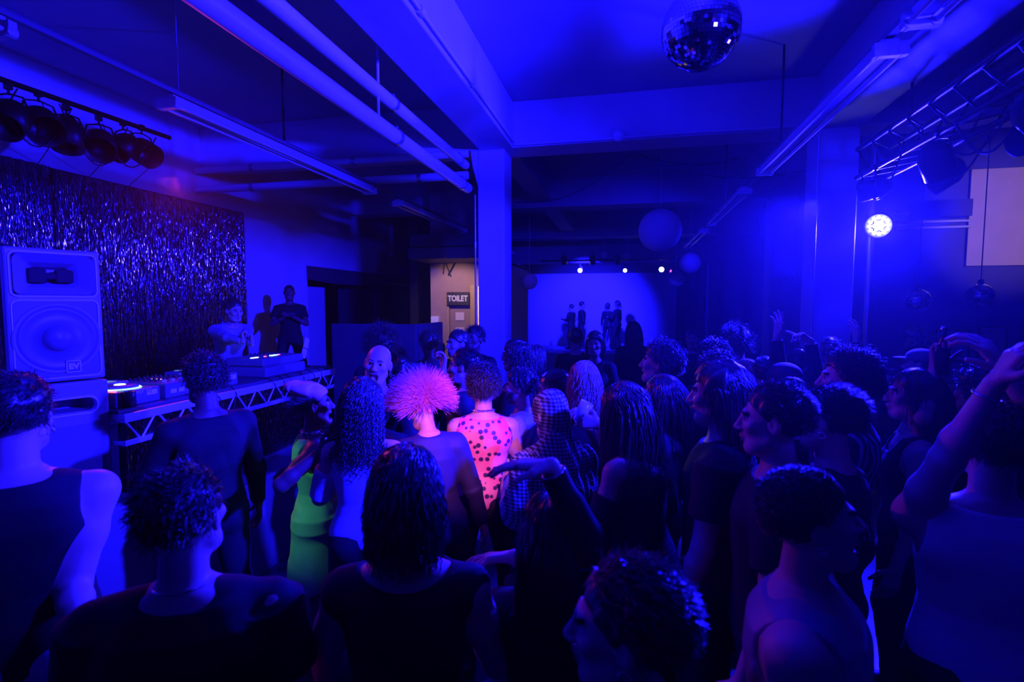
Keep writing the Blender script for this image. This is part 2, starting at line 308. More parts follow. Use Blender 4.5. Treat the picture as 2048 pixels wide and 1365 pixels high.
# ------------------------------------------------------------------ tinsel
def tinsel(name, A, B, ztop, zbot, n, segs, seed, layers=2, jag=0.1):
    rg = np.random.default_rng(seed); A = np.array(A, float); B = np.array(B, float); d = (B - A) / np.linalg.norm(B - A); nrm = np.array([d[1], -d[0], 0.0])
    Vs, Qs = [], []
    for L in range(layers):
        t = (np.arange(n) + rg.random(n)) / n; dens = 1; base = A[None] + (B - A)[None] * t[:, None] + nrm * (0.006 + L * 0.016)
        ln = (ztop - zbot) * (1 - jag * rg.random(n) ** 2); s = np.linspace(0, 1, segs + 1)
        ph = rg.random((n, 1)) * 6.28; sway = (np.cumsum(rg.normal(0, 0.0010, (n, segs + 1)), 1))
        tw = ph + np.cumsum(rg.normal(0, 0.42, (n, segs + 1)), 1)
        P = base[:, None, :] + d * sway[..., None] + nrm * (0.012 * np.sin(t * 55 + L)[:, None, None] + 0.5 * sway[..., None])
        P[..., 2] = ztop - ln[:, None] * s[None]
        W = 0.0014 * (np.cos(tw)[..., None] * d + np.sin(tw)[..., None] * nrm)
        V = np.stack([P - W, P + W], 2).reshape(-1, 3); idx = np.arange(n * (segs + 1) * 2).reshape(n, segs + 1, 2)
        Q = np.stack([idx[:, :-1, 0], idx[:, :-1, 1], idx[:, 1:, 1], idx[:, 1:, 0]], -1).reshape(-1, 4)
        Qs.append(Q + sum(len(v) for v in Vs)); Vs.append(V)
    return link(name, fast_mesh(name, np.concatenate(Vs), np.concatenate(Qs), [tinselm], smooth=False))
cy0, cy1, cy2 = PP(-120, 300, 0, XL + 0.06)[1], PP(102, 340, 0, XL + 0.06)[1], PP(489, 425, 0, XL + 0.06)[1]; czt = PP(300, 384, 0, XL + 0.06)[2]
o = tinsel('tinsel_curtain', (XL + 0.04, cy0, 0), (XL + 0.04, cy1 - 0.01, 0), czt + 0.02, 0.82, 900, 110, 1, 2); tag(o, 'bright silver tinsel panel behind the tall speaker, left of the darker panel', 'curtain', kind='stuff')
o = tinsel('tinsel_curtain', (XL + 0.04, cy1 + 0.02, 0), (XL + 0.04, cy2, 0), czt, 0.82, 900, 110, 2, 2); tag(o, 'darker tinsel panel hung on the wall behind the DJ desk', 'curtain', kind='stuff')
o = MB().box((XL + 0.005, cy0, 0.82), (XL + 0.02, cy2 + 0.02, czt + 0.02)).build('curtain_backing', cloth_black); tag(o, 'black cloth hung flat behind the tinsel panels', 'cloth')

# ------------------------------------------------------------------ DJ desk
TX = -3.12; TY0, TY1, TZ = 2.64, 5.08, 1.48
desk = empty('dj_desk', (TX - 0.32, (TY0 + TY1) / 2, STG)); tag(desk, 'long DJ desk with aluminium truss front on the raised platform', 'desk')
def dl(p): return (p[0] - desk.location.x, p[1] - desk.location.y, p[2] - desk.location.z)
MB().box(dl((TX - 0.64, TY0, TZ - 0.025)), dl((TX, TY1, TZ))).build('desktop', mat('desk_top', (0.07, 0.07, 0.08), 0.4), desk, bevel=0.004)
tr = MB()
zt, zb = TZ - 0.05, TZ - 0.21
tr.obox(dl((TX + 0.03, TY0, zt)), dl((TX + 0.03, TY1, zt)), 0.035, 0.055).obox(dl((TX + 0.03, TY0, zb)), dl((TX + 0.03, TY1, zb)), 0.03, 0.035)
n = 10
for i in range(n):
    a = TY0 + (TY1 - TY0) * i / n; b = TY0 + (TY1 - TY0) * (i + 1) / n; m_ = (a + b) / 2
    tr.tube([dl((TX + 0.03, a, zt)), dl((TX + 0.03, m_, zb))], 0.009, 8).tube([dl((TX + 0.03, m_, zb)), dl((TX + 0.03, b, zt))], 0.009, 8)
tr.obox(dl((TX + 0.03, TY0 + 0.02, zt)), dl((TX - 0.6, TY0 + 0.02, zt)), 0.035, 0.05).obox(dl((TX + 0.03, TY0 + 0.02, zb)), dl((TX - 0.6, TY0 + 0.02, zb)), 0.03, 0.03).tube([dl((TX + 0.03, TY0 + 0.02, zt)), dl((TX - 0.25, TY0 + 0.02, zb)), dl((TX - 0.55, TY0 + 0.02, zt))], 0.009, 8)
tr.build('truss_rail', alu, desk, bevel=0.003)
for (lx, ly) in ((TX, TY0 + 0.04), (TX, TY1 - 0.04), (TX - 0.58, TY0 + 0.04), (TX - 0.58, TY1 - 0.04)):
    MB().box(dl((lx - 0.025, ly - 0.025, STG)), dl((lx + 0.025, ly + 0.025, TZ - 0.03))).build('leg', blackm, desk)
bk = MB().box(dl((TX - 0.03, TY0 + 0.05, STG + 0.02)), dl((TX - 0.02, TY1 - 0.05, TZ - 0.05))).build('modesty_cloth', cloth_black, desk)
o = tinsel('tinsel_skirt', (TX - 0.0, TY0 + 0.02, 0), (TX - 0.0, TY1 - 0.02, 0), TZ - 0.06, STG + 0.02, 900, 45, 3, 2, 0.25); tag(o, 'silver tinsel fringe hanging from the truss front of the DJ desk', 'fringe', kind='stuff')

greenled = mat('led_green', (0.2, 0.9, 0.5), emit=(0.35, 1.0, 0.75), es=3.0); redled = mat('led_red', emit=(1, 0.08, 0.05), es=4.0); amberled = mat('led_amber', emit=(1, 0.35, 0.05), es=5.0); cyanled = mat('led_cyan', emit=(0.3, 0.9, 1.0), es=5.0); wled = mat('led_white', emit=(0.8, 0.9, 1.0), es=3.0)
gearm = mat('gear_body', (0.16, 0.16, 0.18), 0.4, noise=0.15, nscale=25)
def deck(y, label, loc_x=TX - 0.27, big=False):
    r = empty('media_player', (loc_x, y, TZ), 0); tag(r, label, 'media player', 'media players on the DJ desk')
    case_ = MB().box((-0.2, -0.165, 0.0), (0.2, 0.165, 0.10)).box((-0.2, -0.165, 0.10), (-0.06, 0.165, 0.13)).build('case', gearm, r, bevel=0.008)
    M = Matrix.Translation((0.05, 0.0, 0.10))
    jw_ = MB().lathe([(0.0, 0.025), (0.09, 0.025), (0.105, 0.018), (0.108, 0.0)], 32, M).build('jog_wheel', gearm, r)
    MB().lathe([(0.109, 0.004), (0.115, 0.009), (0.121, 0.004)], 32, M).build('jog_ring', greenled, jw_)
    MB().lathe([(0.0, 0.030), (0.03, 0.030), (0.034, 0.026)], 24, M).build('jog_display', wled, jw_)
    MB().box((-0.18, -0.09, 0.131), (-0.08, 0.09, 0.134)).build('screen', mat('screen_dim', (0.01, 0.01, 0.01), 0.2, emit=(0.2, 0.4, 1), es=0.5), r)
    for k in range(4): MB().box((0.10 + 0.02 * k, -0.150, 0.10), (0.112 + 0.02 * k, -0.128, 0.107)).build('button', redled, case_)
    for k in range(5): MB().tube([(0.2, -0.12 + 0.05 * k, 0.04), (0.206, -0.12 + 0.05 * k, 0.04)], 0.007, 8).build('socket', steel, case_)
    MB().box((0.2, 0.06, 0.05), (0.203, 0.14, 0.085)).build('rear_label', logom, case_)
    text_part('brand_text', 'Pioneer DJ', 0.045, logom, case_, Matrix.Translation((0.202, 0.0, 0.085)) @ Matrix.Rotation(PI / 2, 4, 'Z') @ Matrix.Rotation(PI / 2, 4, 'X'), 0.001)
    return r
deck(2.85, 'media player with glowing jog ring nearest the tall speaker')
deck(3.60, 'media player with bright green white jog ring right of the mixer')
mx = empty('dj_mixer', (TX - 0.27, 3.22, TZ)); tag(mx, 'dark DJ mixer with knobs between the two media players', 'mixer')
MB().box((-0.2, -0.16, 0), (0.2, 0.16, 0.107)).build('case', gearm, mx, bevel=0.006)
for i in range(4):
    for j in range(6): MB().tube([(-0.16 + 0.045 * j, -0.11 + 0.07 * i, 0.107), (-0.16 + 0.045 * j, -0.11 + 0.07 * i, 0.128)], 0.009, 8).build('knob', black, mx)
for i in range(4): MB().box((0.13, -0.12 + 0.07 * i, 0.108), (0.15, -0.10 + 0.07 * i, 0.125)).build('fader_cap', logom, mx)
lm = MB()
for j in range(5): lm.box((-0.1 + 0.02 * j, 0.0, 0.107), (-0.09 + 0.02 * j, 0.012, 0.109))
lm.build('level_meter', amberled, mx)
for k in range(4): MB().box((0.2, -0.12 + 0.07 * k, 0.03), (0.203, -0.07 + 0.07 * k, 0.06)).build('rear_label', logom, mx)
g2 = empty('controller_case', (TX - 0.28, 4.42, TZ)); tag(g2, 'raised equipment case with small coloured lamps beside the DJ elbow', 'equipment')
MB().box((-0.22, -0.30, 0), (0.2, 0.30, 0.09)).box((-0.22, -0.30, 0.10), (0.18, 0.30, 0.17)).box((-0.2, -0.28, 0.08), (0.16, 0.28, 0.11)).build('case', gearm, g2, bevel=0.01)
for a_, b_ in ((-0.02, 0.015), (0.03, 0.065)): MB().box((0.03, a_, 0.17), (0.06, b_, 0.176)).build('lamp_cyan', cyanled, g2)
for a_, b_ in ((-0.10, -0.085), (0.10, 0.115)): MB().box((0.03, a_, 0.17), (0.05, b_, 0.176)).build('lamp_red', redled, g2)
MB().box((0.02, -0.27, 0.17), (0.04, -0.18, 0.176)).build('lamp_strip', wled, g2)
for i in range(5):
    for j in range(5): MB().tube([(-0.19 + 0.04 * j, 0.0 + 0.06 * i, 0.168), (-0.19 + 0.04 * j, 0.0 + 0.06 * i, 0.186)], 0.008, 8).build('knob', black, g2)
tb_ = empty('tablet_stand', (TX - 0.25, 4.93, TZ)); tag(tb_, 'pale tablet tilted on a small stand at far end of the DJ desk', 'tablet')
MB().lathe([(0, 0.012), (0.07, 0.012), (0.075, 0)], 20).tube([(0, 0, 0.01), (0, 0, 0.13)], 0.008, 8).build('stand', blackm, tb_)
Mt = Matrix.Translation((0.02, 0.02, 0.20)) @ Matrix.Rotation(math.radians(-24), 4, 'X')
MB().box((-0.008, -0.035, -0.11), (0.004, 0.035, 0.11), Mt).build('tablet_body', logom, tb_, bevel=0.002)
MB().box((-0.0085, -0.036, -0.010), (0.0085, 0.036, -0.002), Mt).build('strap', black, tb_)
o = MB().lathe([(0, 0), (0.035, 0), (0.035, 0.10), (0.03, 0.105), (0.03, 0.01), (0, 0.01)], 20, Matrix.Translation((TX - 0.04, TY0 + 0.12, TZ))).build('drinks_cup', mat('cup_dark', (0.05, 0.05, 0.07), 0.3)); tag(o, 'small dark cup at the near corner of the DJ desk', 'cup')
for k, (ya, yb, sag) in enumerate(((3.2, 3.3, 0.26), (3.4, 3.6, 0.2), (4.05, 4.2, 0.16), (4.3, 4.5, 0.2), (4.65, 4.8, 0.14))):
    pts = [(TX - 0.04, ya, TZ + 0.01), (TX + 0.01, ya, TZ + 0.006)] + [(TX + 0.062, ya + (yb - ya) * t, TZ - 0.02 - sag * math.sin(PI * t)) for t in (0.05, 0.2, 0.4, 0.6, 0.8, 0.95)] + [(TX + 0.01, yb, TZ + 0.006), (TX - 0.04, yb, TZ + 0.01)]
    o = MB().tube(pts, 0.004, 6).build('cable', cable); tag(o, 'black cable looping over the DJ desk rail, ' + ['nearest the tall speaker', 'second from the tall speaker', 'third from the tall speaker', 'fourth from the tall speaker', 'nearest the tablet'][k], 'cable', 'cables over the desk rail')

# ------------------------------------------------------------------ speakers
SPR = math.radians(-22)                                           # front faces the dancefloor, turned a little to the camera
spk_o = PZ(38, 1015, 2.97)
def rrect(w_, h_, r, n=6):
    pts = []
    for cx, cy, a0 in ((w_ / 2 - r, h_ / 2 - r, 0), (-w_ / 2 + r, h_ / 2 - r, 90), (-w_ / 2 + r, -h_ / 2 + r, 180), (w_ / 2 - r, -h_ / 2 + r, 270)):
        pts += [(cx + r * math.cos(math.radians(a0 + 90 * k / n)), cy + r * math.sin(math.radians(a0 + 90 * k / n))) for k in range(n + 1)]
    return pts
def strip(mb, loops, close=False):
    n = len(loops[0]); vs = [p for L in loops for p in L]
    mb.add(vs, [(i * n + k, i * n + (k + 1) % n, (i + 1) * n + (k + 1) % n, (i + 1) * n + k) for i in range(len(loops) - 1) for k in range(n)], False)
    if close: mb.add(loops[-1], [tuple(range(n))])
# local frame: front faces +x, width along y, z up
def cab(mb, w_, d_, z0, z1, holes):
    """cabinet shell with a frame lip; holes: list of (yc,zc,w,h,r) recessed panels"""
    t = 0.02
    bw = w_ * 0.74
    b0 = [(-d_, -bw / 2, z0), (-d_, bw / 2, z0), (-d_, bw / 2, z1), (-d_, -bw / 2, z1)]; f0 = [(-t, -w_ / 2, z0), (-t, w_ / 2, z0), (-t, w_ / 2, z1), (-t, -w_ / 2, z1)]
    mb.add(b0 + f0, [(0, 1, 2, 3)] + [(k, (k + 1) % 4, 4 + (k + 1) % 4, 4 + k) for k in range(4)])
    return mb
top = empty('speaker_cabinet', (0, 0, 0), 0); sub = empty('subwoofer', (0, 0, 0), 0)
Rz = Matrix.Rotation(SPR, 4, 'Z')
W1 = 0.44
PLZ = 0.98
base = Vector((spk_o[0], spk_o[1], PLZ)) + Rz @ Vector((0, W1 / 2, 0))
sub.location = base; sub.rotation_euler = (0, 0, SPR); H1 = 0.70
top.location = base + Vector((0, 0, H1 + 0.012)); top.rotation_euler = (0, 0, SPR); H2 = 0.775
tag(top, 'tall full range speaker with horn and round woofer stacked on the subwoofer', 'speaker'); tag(sub, 'large bass speaker with a rounded port slot standing on the platform', 'speaker')
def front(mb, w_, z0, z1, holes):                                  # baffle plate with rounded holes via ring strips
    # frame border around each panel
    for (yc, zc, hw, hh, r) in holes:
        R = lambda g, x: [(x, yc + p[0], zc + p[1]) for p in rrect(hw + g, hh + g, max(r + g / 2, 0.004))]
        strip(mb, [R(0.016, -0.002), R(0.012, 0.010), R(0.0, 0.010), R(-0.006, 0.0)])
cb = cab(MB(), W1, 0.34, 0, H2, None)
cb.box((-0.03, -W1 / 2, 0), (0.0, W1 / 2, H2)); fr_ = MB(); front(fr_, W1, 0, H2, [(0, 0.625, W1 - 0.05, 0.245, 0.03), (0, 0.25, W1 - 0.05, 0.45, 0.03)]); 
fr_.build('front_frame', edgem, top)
cb.build('cabinet', cabm, top, bevel=0.012)
hm = MB(); loops = []
for k, (s_, hx) in enumerate(((1.0, 0.004), (0.93, -0.006), (0.72, -0.05), (0.52, -0.10), (0.42, -0.15))):
    wz = (W1 - 0.075) * (s_ if k < 2 else s_ * 0.95); hz = 0.225 * (s_ ** 1.3 if k > 1 else s_)
    loops.append([(hx, p[0], 0.625 + p[1]) for p in rrect(wz, hz, 0.03 * s_)])
strip(hm, loops, True)
ho = hm.build('horn_flare', cabm, top)
# cut a pocket in the cabinet for the horn and woofer
def pocket(target, mb):
    c = mb.build('cutter', black); bo = target.modifiers.new('cut', 'BOOLEAN'); bo.operation = 'DIFFERENCE'; bo.object = c; bo.solver = 'EXACT'
    target.modifiers.move(len(target.modifiers) - 1, 0)
    dg = bpy.context.evaluated_depsgraph_get(); c.matrix_world = target.matrix_world; bpy.context.view_layer.update()
    me = bpy.data.meshes.new_from_object(target.evaluated_get(bpy.context.evaluated_depsgraph_get())); me.name = target.name
    target.modifiers.clear(); target.data = me; bpy.data.objects.remove(c)
bpy.context.view_layer.update()
cabo = [c for c in top.children if c.name.startswith('cabinet')][0]
pk = MB().box((-0.19, -(W1 - 0.075) / 2, 0.625 - 0.112), (0.03, (W1 - 0.075) / 2, 0.625 + 0.112)); pocket(cabo, pk)
MB().box((-0.10, -0.105, 0.578), (-0.055, -0.02, 0.665)).box((-0.10, 0.02, 0.582), (-0.055, 0.105, 0.660)).box((-0.09, -0.03, 0.60), (-0.06, 0.03, 0.64)).build('horn_throat', mat('horn_black', (0.004, 0.004, 0.005), 0.8), top, bevel=0.01)
Mx = Matrix.Translation((0.0, 0, 0.255)) @ Matrix.Rotation(PI / 2, 4, 'Y') @ Matrix.Scale(0.9, 4)
MB().box((-0.001, -(W1 - 0.06) / 2, 0.03), (0.004, (W1 - 0.06) / 2, 0.47)).build('grille', grillm, top)
MB().lathe([(0.232, 0.004), (0.228, 0.012), (0.212, 0.012), (0.207, 0.005)], 48, Mx).build('woofer_rim', cabm, top)
MB().lathe([(0.207, 0.005), (0.195, 0.014), (0.180, 0.008), (0.085, 0.0045), (0.082, 0.012)], 48, Mx).build('woofer_cone', conem, top)
MB().lathe([(0.082, 0.012), (0.07, 0.030), (0.045, 0.044), (0.0, 0.050)], 32, Mx).build('dust_cap', conem, top)
def ev(parent, y, z, s):
    bd = MB().box((0.005, y - s / 2, z - s / 2), (0.016, y + s / 2, z + s / 2)).build('badge', mat('badge_dark', (0.10, 0.10, 0.13), 0.4), parent, bevel=0.002)
    f = MB()
    for a, b in (((-.5, -.5), (.5, -.42)), ((-.5, .42), (.5, .5)), ((-.5, -.5), (-.42, .5)), ((.42, -.5), (.5, .5))): f.box((0.016, y + a[0] * s, z + a[1] * s), (0.018, y + b[0] * s, z + b[1] * s))
    f.build('badge_border', logom, bd)
    text_part('badge_text', 'EV', s * 0.62, logom, bd, Matrix.Translation((0.018, y, z)) @ Matrix.Rotation(PI / 2, 4, 'Z') @ Matrix.Rotation(PI / 2, 4, 'X'), 0.001, 0.003)
ev(top, 0.06, 0.085, 0.072)
sb = cab(MB(), W1 + 0.02, 0.36, 0, H1, None); sb.box((-0.03, -W1 / 2 - 0.01, 0), (0.0, W1 / 2 + 0.01, H1)); sbo = sb.build('cabinet', cabm, sub, bevel=0.012)
bpy.context.view_layer.update()
pk = MB(); L0 = rrect(0.33, 0.088, 0.043); strip(pk, [[(-0.25, p[0] + 0.0, 0.555 + p[1]) for p in L0], [(0.05, p[0], 0.555 + p[1]) for p in L0]], True); pk.add([(-0.25, p[0], 0.555 + p[1]) for p in L0], [tuple(range(len(L0)))[::-1]]); pocket(sbo, pk)
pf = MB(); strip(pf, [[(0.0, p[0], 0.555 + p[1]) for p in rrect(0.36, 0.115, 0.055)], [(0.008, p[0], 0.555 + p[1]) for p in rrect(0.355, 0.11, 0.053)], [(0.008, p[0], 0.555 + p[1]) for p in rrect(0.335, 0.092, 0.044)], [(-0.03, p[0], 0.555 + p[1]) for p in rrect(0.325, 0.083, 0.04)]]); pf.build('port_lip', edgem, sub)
MB().box((0.0, -W1 / 2 + 0.02, 0.02), (0.006, W1 / 2 - 0.02, 0.44)).build('grille', grillm, sub, bevel=0.002)
ev(sub, 0.055, 0.09, 0.075)
for (yy, zz) in ((-0.15, 0.655), (-0.04, 0.665)): MB().lathe([(0, 0.004), (0.009, 0.003), (0.011, 0)], 12, Matrix.Translation((0.0, yy, zz)) @ Matrix.Rotation(PI / 2, 4, 'Y')).build('screw', black, sub)

pa, pb_ = PP(120, 1026, 2, PLZ - 0.002), PP(303, 1010, 2, PLZ - 0.002)
pl_pts = [(-4.3, pa[1] - 0.1), (pa[0], pa[1]), (pb_[0], pb_[1]), (pb_[0] - 0.02, TY0 - 0.04), (-4.3, TY0 - 0.04)]
pm = MB(); n5 = len(pl_pts); pm.add([(x, y, 0.0) for x, y in pl_pts] + [(x, y, PLZ - 0.002) for x, y in pl_pts], [tuple(range(n5))[::-1], tuple(range(n5, 2 * n5))] + [(k, (k + 1) % n5, n5 + (k + 1) % n5, n5 + k) for k in range(n5)])
o = pm.build('speaker_plinth', mat('plinth_paint', (0.3, 0.3, 0.34), 0.4), bevel=0.01); tag(o, 'raised plinth under the stacked speakers in front of the DJ desk', 'plinth')
# ------------------------------------------------------------------ lamps on bars (left)
def par_can(name, loc, aim, r, ln, label, group=None, lit=None, cat='stage lamp'):
    root = empty(name, loc); tag(root, label, cat, group); M = track(Vector(aim))
    can_ = MB().lathe([(0.0, -ln * 0.55), (r * 0.5, -ln * 0.5), (r * 0.85, -ln * 0.3), (r, -ln * 0.15), (r, ln * 0.5), (r * 0.94, ln * 0.5), (r * 0.92, 0.0), (0, -0.01)], 24, M).build('lamp_can', blackm if lit is None else black, root)
    yk = MB(); yk.tube([M @ Vector((r + 0.01, 0, 0)), Vector((0, 0, r + 0.03)) + M @ Vector((r * 0.7, 0, 0)), Vector((0, 0, r + 0.05)), Vector((0, 0, r + 0.03)) + M @ Vector((-r * 0.7, 0, 0)), M @ Vector((-r - 0.01, 0, 0))], 0.008, 6)
    yk.tube([(0, 0, r + 0.04), (0, 0, r + 0.10)], 0.01, 6).build('yoke', blackm, root)
    MB().box((-0.02, -0.02, r + 0.08), (0.02, 0.02, r + 0.13)).build('clamp', blackm, root)
    return root
LB = -4.6
bar = MB().tube([(LB, 1.4, 3.80), (LB, 4.6, 3.84)], 0.022, 12).build('lighting_bar', blackm); tag(bar, 'black scaffold bar carrying the row of lamps above the tinsel', 'bar')
left_cans = [(285, 303, (0.75, -0.1, -0.4), 0.118, 'last lamp of the row above the tinsel, round face turned to the room'), (248, 292, (0.1, -0.5, -0.5), 0.10, 'second lamp from the right end of the row above the tinsel'), (200, 288, (0.6, -0.5, -0.6), 0.12, 'fat black lamp in the middle of the row above the tinsel'), (135, 268, (0.2, -0.2, -1), 0.11, 'lamp hanging lowest in the middle of the row above the tinsel'), (80, 248, (0.7, -0.2, -0.5), 0.13, 'biggest black lamp left of the middle of the row'), (20, 235, (0.3, -0.5, -0.6), 0.125, 'lamp at the left frame edge in the row above the tinsel')]
for (x, y, aim, r, lab) in left_cans:
    p = PP(x, y, 0, LB); par_can('stage_lamp', tuple(p), aim, r, 0.28, lab, 'lamps on the bar above the tinsel')
for k, (ya, yb, sg) in enumerate(((2.6, 3.2, 0.38), (3.0, 3.6, 0.4), (3.5, 4.1, 0.42), (3.8, 4.4, 0.36))):
    o = MB().tube([(LB + 0.04, ya + (yb - ya) * t, 3.78 - sg * math.sin(PI * t)) for t in np.linspace(0, 1, 12)], 0.006, 6).build('cable', cable); tag(o, 'black cable drooping under the left lamp bar, ' + ['leftmost loop', 'second loop from left', 'third loop from left', 'rightmost loop'][k], 'cable', 'cables under the lamp bar')
for k, (ya, xw) in enumerate(((3.4, 0), (3.9, 0), (4.35, 0))):
    o = MB().tube([(LB, ya, 3.75), (LB - 0.35, ya + 0.35, 3.6), (XL + 0.10, ya + 0.75, 3.45), (XL + 0.10, ya + 0.85, 3.1)], 0.004, 5).build('cable', cable); tag(o, ['leftmost', 'middle', 'rightmost'][k] + ' of three thin cables running from lamp bar down to the tinsel', 'cable', 'cables from the lamp bar to the tinsel')

# ------------------------------------------------------------------ mirror balls and lanterns
def mirror_ball(p, R, tile, label, group=None):
    root = empty('mirror_ball', tuple(p)); tag(root, label, 'mirror ball', group)
    MB().lathe([(R * 0.985 * math.sin(a), R * 0.985 * math.cos(a)) for a in np.linspace(0, PI, 24)], 36).build('ball_core', black, root)
    rows = int(PI * R / tile); rg = random.Random(3); mb = MB()
    for i in range(rows):
        a = PI * (i + 0.5) / rows; rr = R * math.sin(a); n = max(3, int(2 * PI * rr / tile)); off = rg.random() * 0.3
        for j in range(n):
            b = 2 * PI * (j + off) / n; nr = Vector((math.sin(a) * math.cos(b), math.sin(a) * math.sin(b), math.cos(a)))
            e = Vector((-math.sin(b), math.cos(b), 0)); g = nr.cross(e); jit = Vector((rg.gauss(0, 1), rg.gauss(0, 1), rg.gauss(0, 1))) * 0.018
            e2 = (e + nr * jit.x).normalized(); g2 = (g + nr * jit.y).normalized(); h = tile * 0.46; c = nr * R
            mb.add([c - e2 * h - g2 * h, c + e2 * h - g2 * h, c + e2 * h + g2 * h, c - e2 * h + g2 * h], [(0, 1, 2, 3)])
    mb.build('mirror_tiles', mirrorm, root)
    MB().tube([(0, 0, R - 0.01), (0, 0, R + 0.05)], 0.03, 12).tube([(0, 0, R + 0.04), (0, 0, CEIL - p[2])], 0.006, 6).build('hanging_rod', blackm, root)
    return root
MBP = PZ(1402, 60, 3.0)
mirror_ball(MBP, 0.218, 0.021, 'large mirror ball hanging at the top of the room')
mirror_ball(PZ(1835, 601, 6.4), 0.14, 0.018, 'small dim mirror ball left of the other small one, below the blue lamp', 'small mirror balls by the bar')
mirror_ball(PZ(1960, 591, 6.4), 0.14, 0.018, 'small dim mirror ball at the right, below the beige board', 'small mirror balls by the bar')
def lantern(x, y, depth, rpx, label, m=paperm, cord=True):
    p = PZ(x, y, depth); R = rpx * depth / FPX; root = empty('paper_lantern', tuple(p)); tag(root, label, 'lantern', 'round paper lanterns')
    prof = [(max(R * math.sin(a), 0.16 * R) + (0.006 * R * (1 if i % 2 else -1) if 0 < i < 44 else 0), R * math.cos(a)) for i, a in enumerate(np.linspace(0.14, PI - 0.14, 45))]
    MB().lathe(prof, 40).build('paper_shade', m, root)
    MB().tube([(0.16 * R * math.cos(t), 0.16 * R * math.sin(t), R * 0.985) for t in np.linspace(0, 2 * PI, 13)], 0.02 * R + 0.002, 6).build('wire_ring', steel, root)
    if cord: MB().tube([(0, 0, R * 0.8), (0, 0, min(CEIL, 4.6) - p[2])], 0.004, 5).build('cord', logom, root)
    return root
lantern(1320, 461, 7.4, 42, 'largest blue lit paper lantern hanging on a white cord')
lantern(1380, 527, 10.5, 21, 'medium bright blue paper lantern below and right of the largest')
lantern(1352, 559, 11.2, 16, 'dim grey paper lantern just below the medium blue one')
lantern(1059, 563, 12.0, 16, 'pinkish paper lantern hanging right of the middle column', mat('lantern_pink', (0.9, 0.62, 0.55), 0.8))
lantern(1207, 511, 14.6, 7, 'tiny far paper lantern, left of the two above the stage')
lantern(1253, 512, 14.6, 7, 'tiny far paper lantern, right of the two above the stage')

# ------------------------------------------------------------------ far stage spotlights
lampw = mat('lamp_face', emit=(0.75, 0.72, 1.0), es=9.0)
for (x, y, r, lab) in ((1160, 541, 0.07, 'lit stage spot at left above the far backdrop'), (1250, 541, 0.06, 'lit stage spot in the middle above the far backdrop'), (1323, 539, 0.08, 'lit stage spot at right above the far backdrop')):
    p = PZ(x, y, 15.6); rt = par_can('stage_spot', tuple(p), (-p[0] * 0.06, -1, -0.12), r, 0.25, lab, 'lit spots over the far stage', lit=True)
    M = track(Vector((-p[0] * 0.06, -1, -0.12))); MB().lathe([(0, 0.09), (r * 0.9, 0.09), (r * 0.9, 0.08)], 20, M).build('lamp_lens', lampw, rt.children[0])
p = PZ(1338, 541, 15.6); rt = par_can('stage_spot', tuple(p), (0.5, -0.8, -0.3), 0.05, 0.2, 'small dim pinkish spot beside the right stage spot', 'lit spots over the far stage', lit=True)
MB().lathe([(0, 0.08), (0.04, 0.08)], 16, track(Vector((0.5, -0.8, -0.3)))).build('lamp_lens', mat('lamp_pink', emit=(0.8, 0.1, 0.9), es=1.5), rt)
o = MB().tube([(-2.6, 15.6, 3.42), (1.9, 15.6, 3.42)], 0.025, 8).build('lighting_bar', blackm); tag(o, 'black bar carrying the lit spots before the far stage', 'bar')
for x in (1128, 1185, 1235): 
    p = PZ(x, 520, 15.0); par_can('stage_lamp', tuple(p), (0.1, 0.3, -1), 0.09, 0.25, 'unlit dark lamp hanging before the far stage, ' + {1128: 'leftmost', 1185: 'middle', 1235: 'rightmost'}[x] + ' of three', 'unlit lamps before the far stage')

# ------------------------------------------------------------------ blue LED par on a pole
led = empty('led_par_lamp', tuple(LED)); tag(led, 'dazzling blue white LED lamp beside the right column', 'stage lamp')
Ml = track(led_dir)
lcan = MB().lathe([(0, -0.12), (0.10, -0.11), (0.13, -0.05), (0.135, 0.02), (0.135, 0.075), (0.125, 0.078), (0.12, 0.05), (0, 0.05)], 32, Ml).build('lamp_can', black, led)
lens = mat('led_lens', emit=(0.42, 0.40, 1.0), es=60.0)
nl = 0
for ring, cnt in ((0, 1), (0.042, 6), (0.086, 12)):
    for k in range(cnt):
        a = 2 * PI * k / cnt; MB().lathe([(0, 0.066), (0.012, 0.063), (0.018, 0.055), (0.018, 0.05)], 12, Ml @ Matrix.Translation((ring * math.cos(a), ring * math.sin(a), 0))).build('led_lens', lens, lcan)
MB().tube([Ml @ Vector((0.15, 0, 0)), Ml @ Vector((0.15, 0, -0.1)), Ml @ Vector((0, 0, -0.17)), Ml @ Vector((-0.15, 0, -0.1)), Ml @ Vector((-0.15, 0, 0))], 0.01, 6).build('yoke', blackm, led)
sp = Vector(LED) + Vector((0, 0.22, 0))
o = MB().tube([(sp.x, sp.y, 0), (sp.x, sp.y, 4.05)], 0.03, 12).tube([(sp.x, sp.y, LED[2]), tuple(Vector(LED) - led_dir * 0.15)], 0.015, 8).lathe([(0, 0.03), (0.2, 0.02), (0.22, 0)], 20, Matrix.Translation((sp.x, sp.y, 0))).build('lamp_pole', steel); tag(o, 'steel pole carrying the dazzling blue lamp', 'pole')

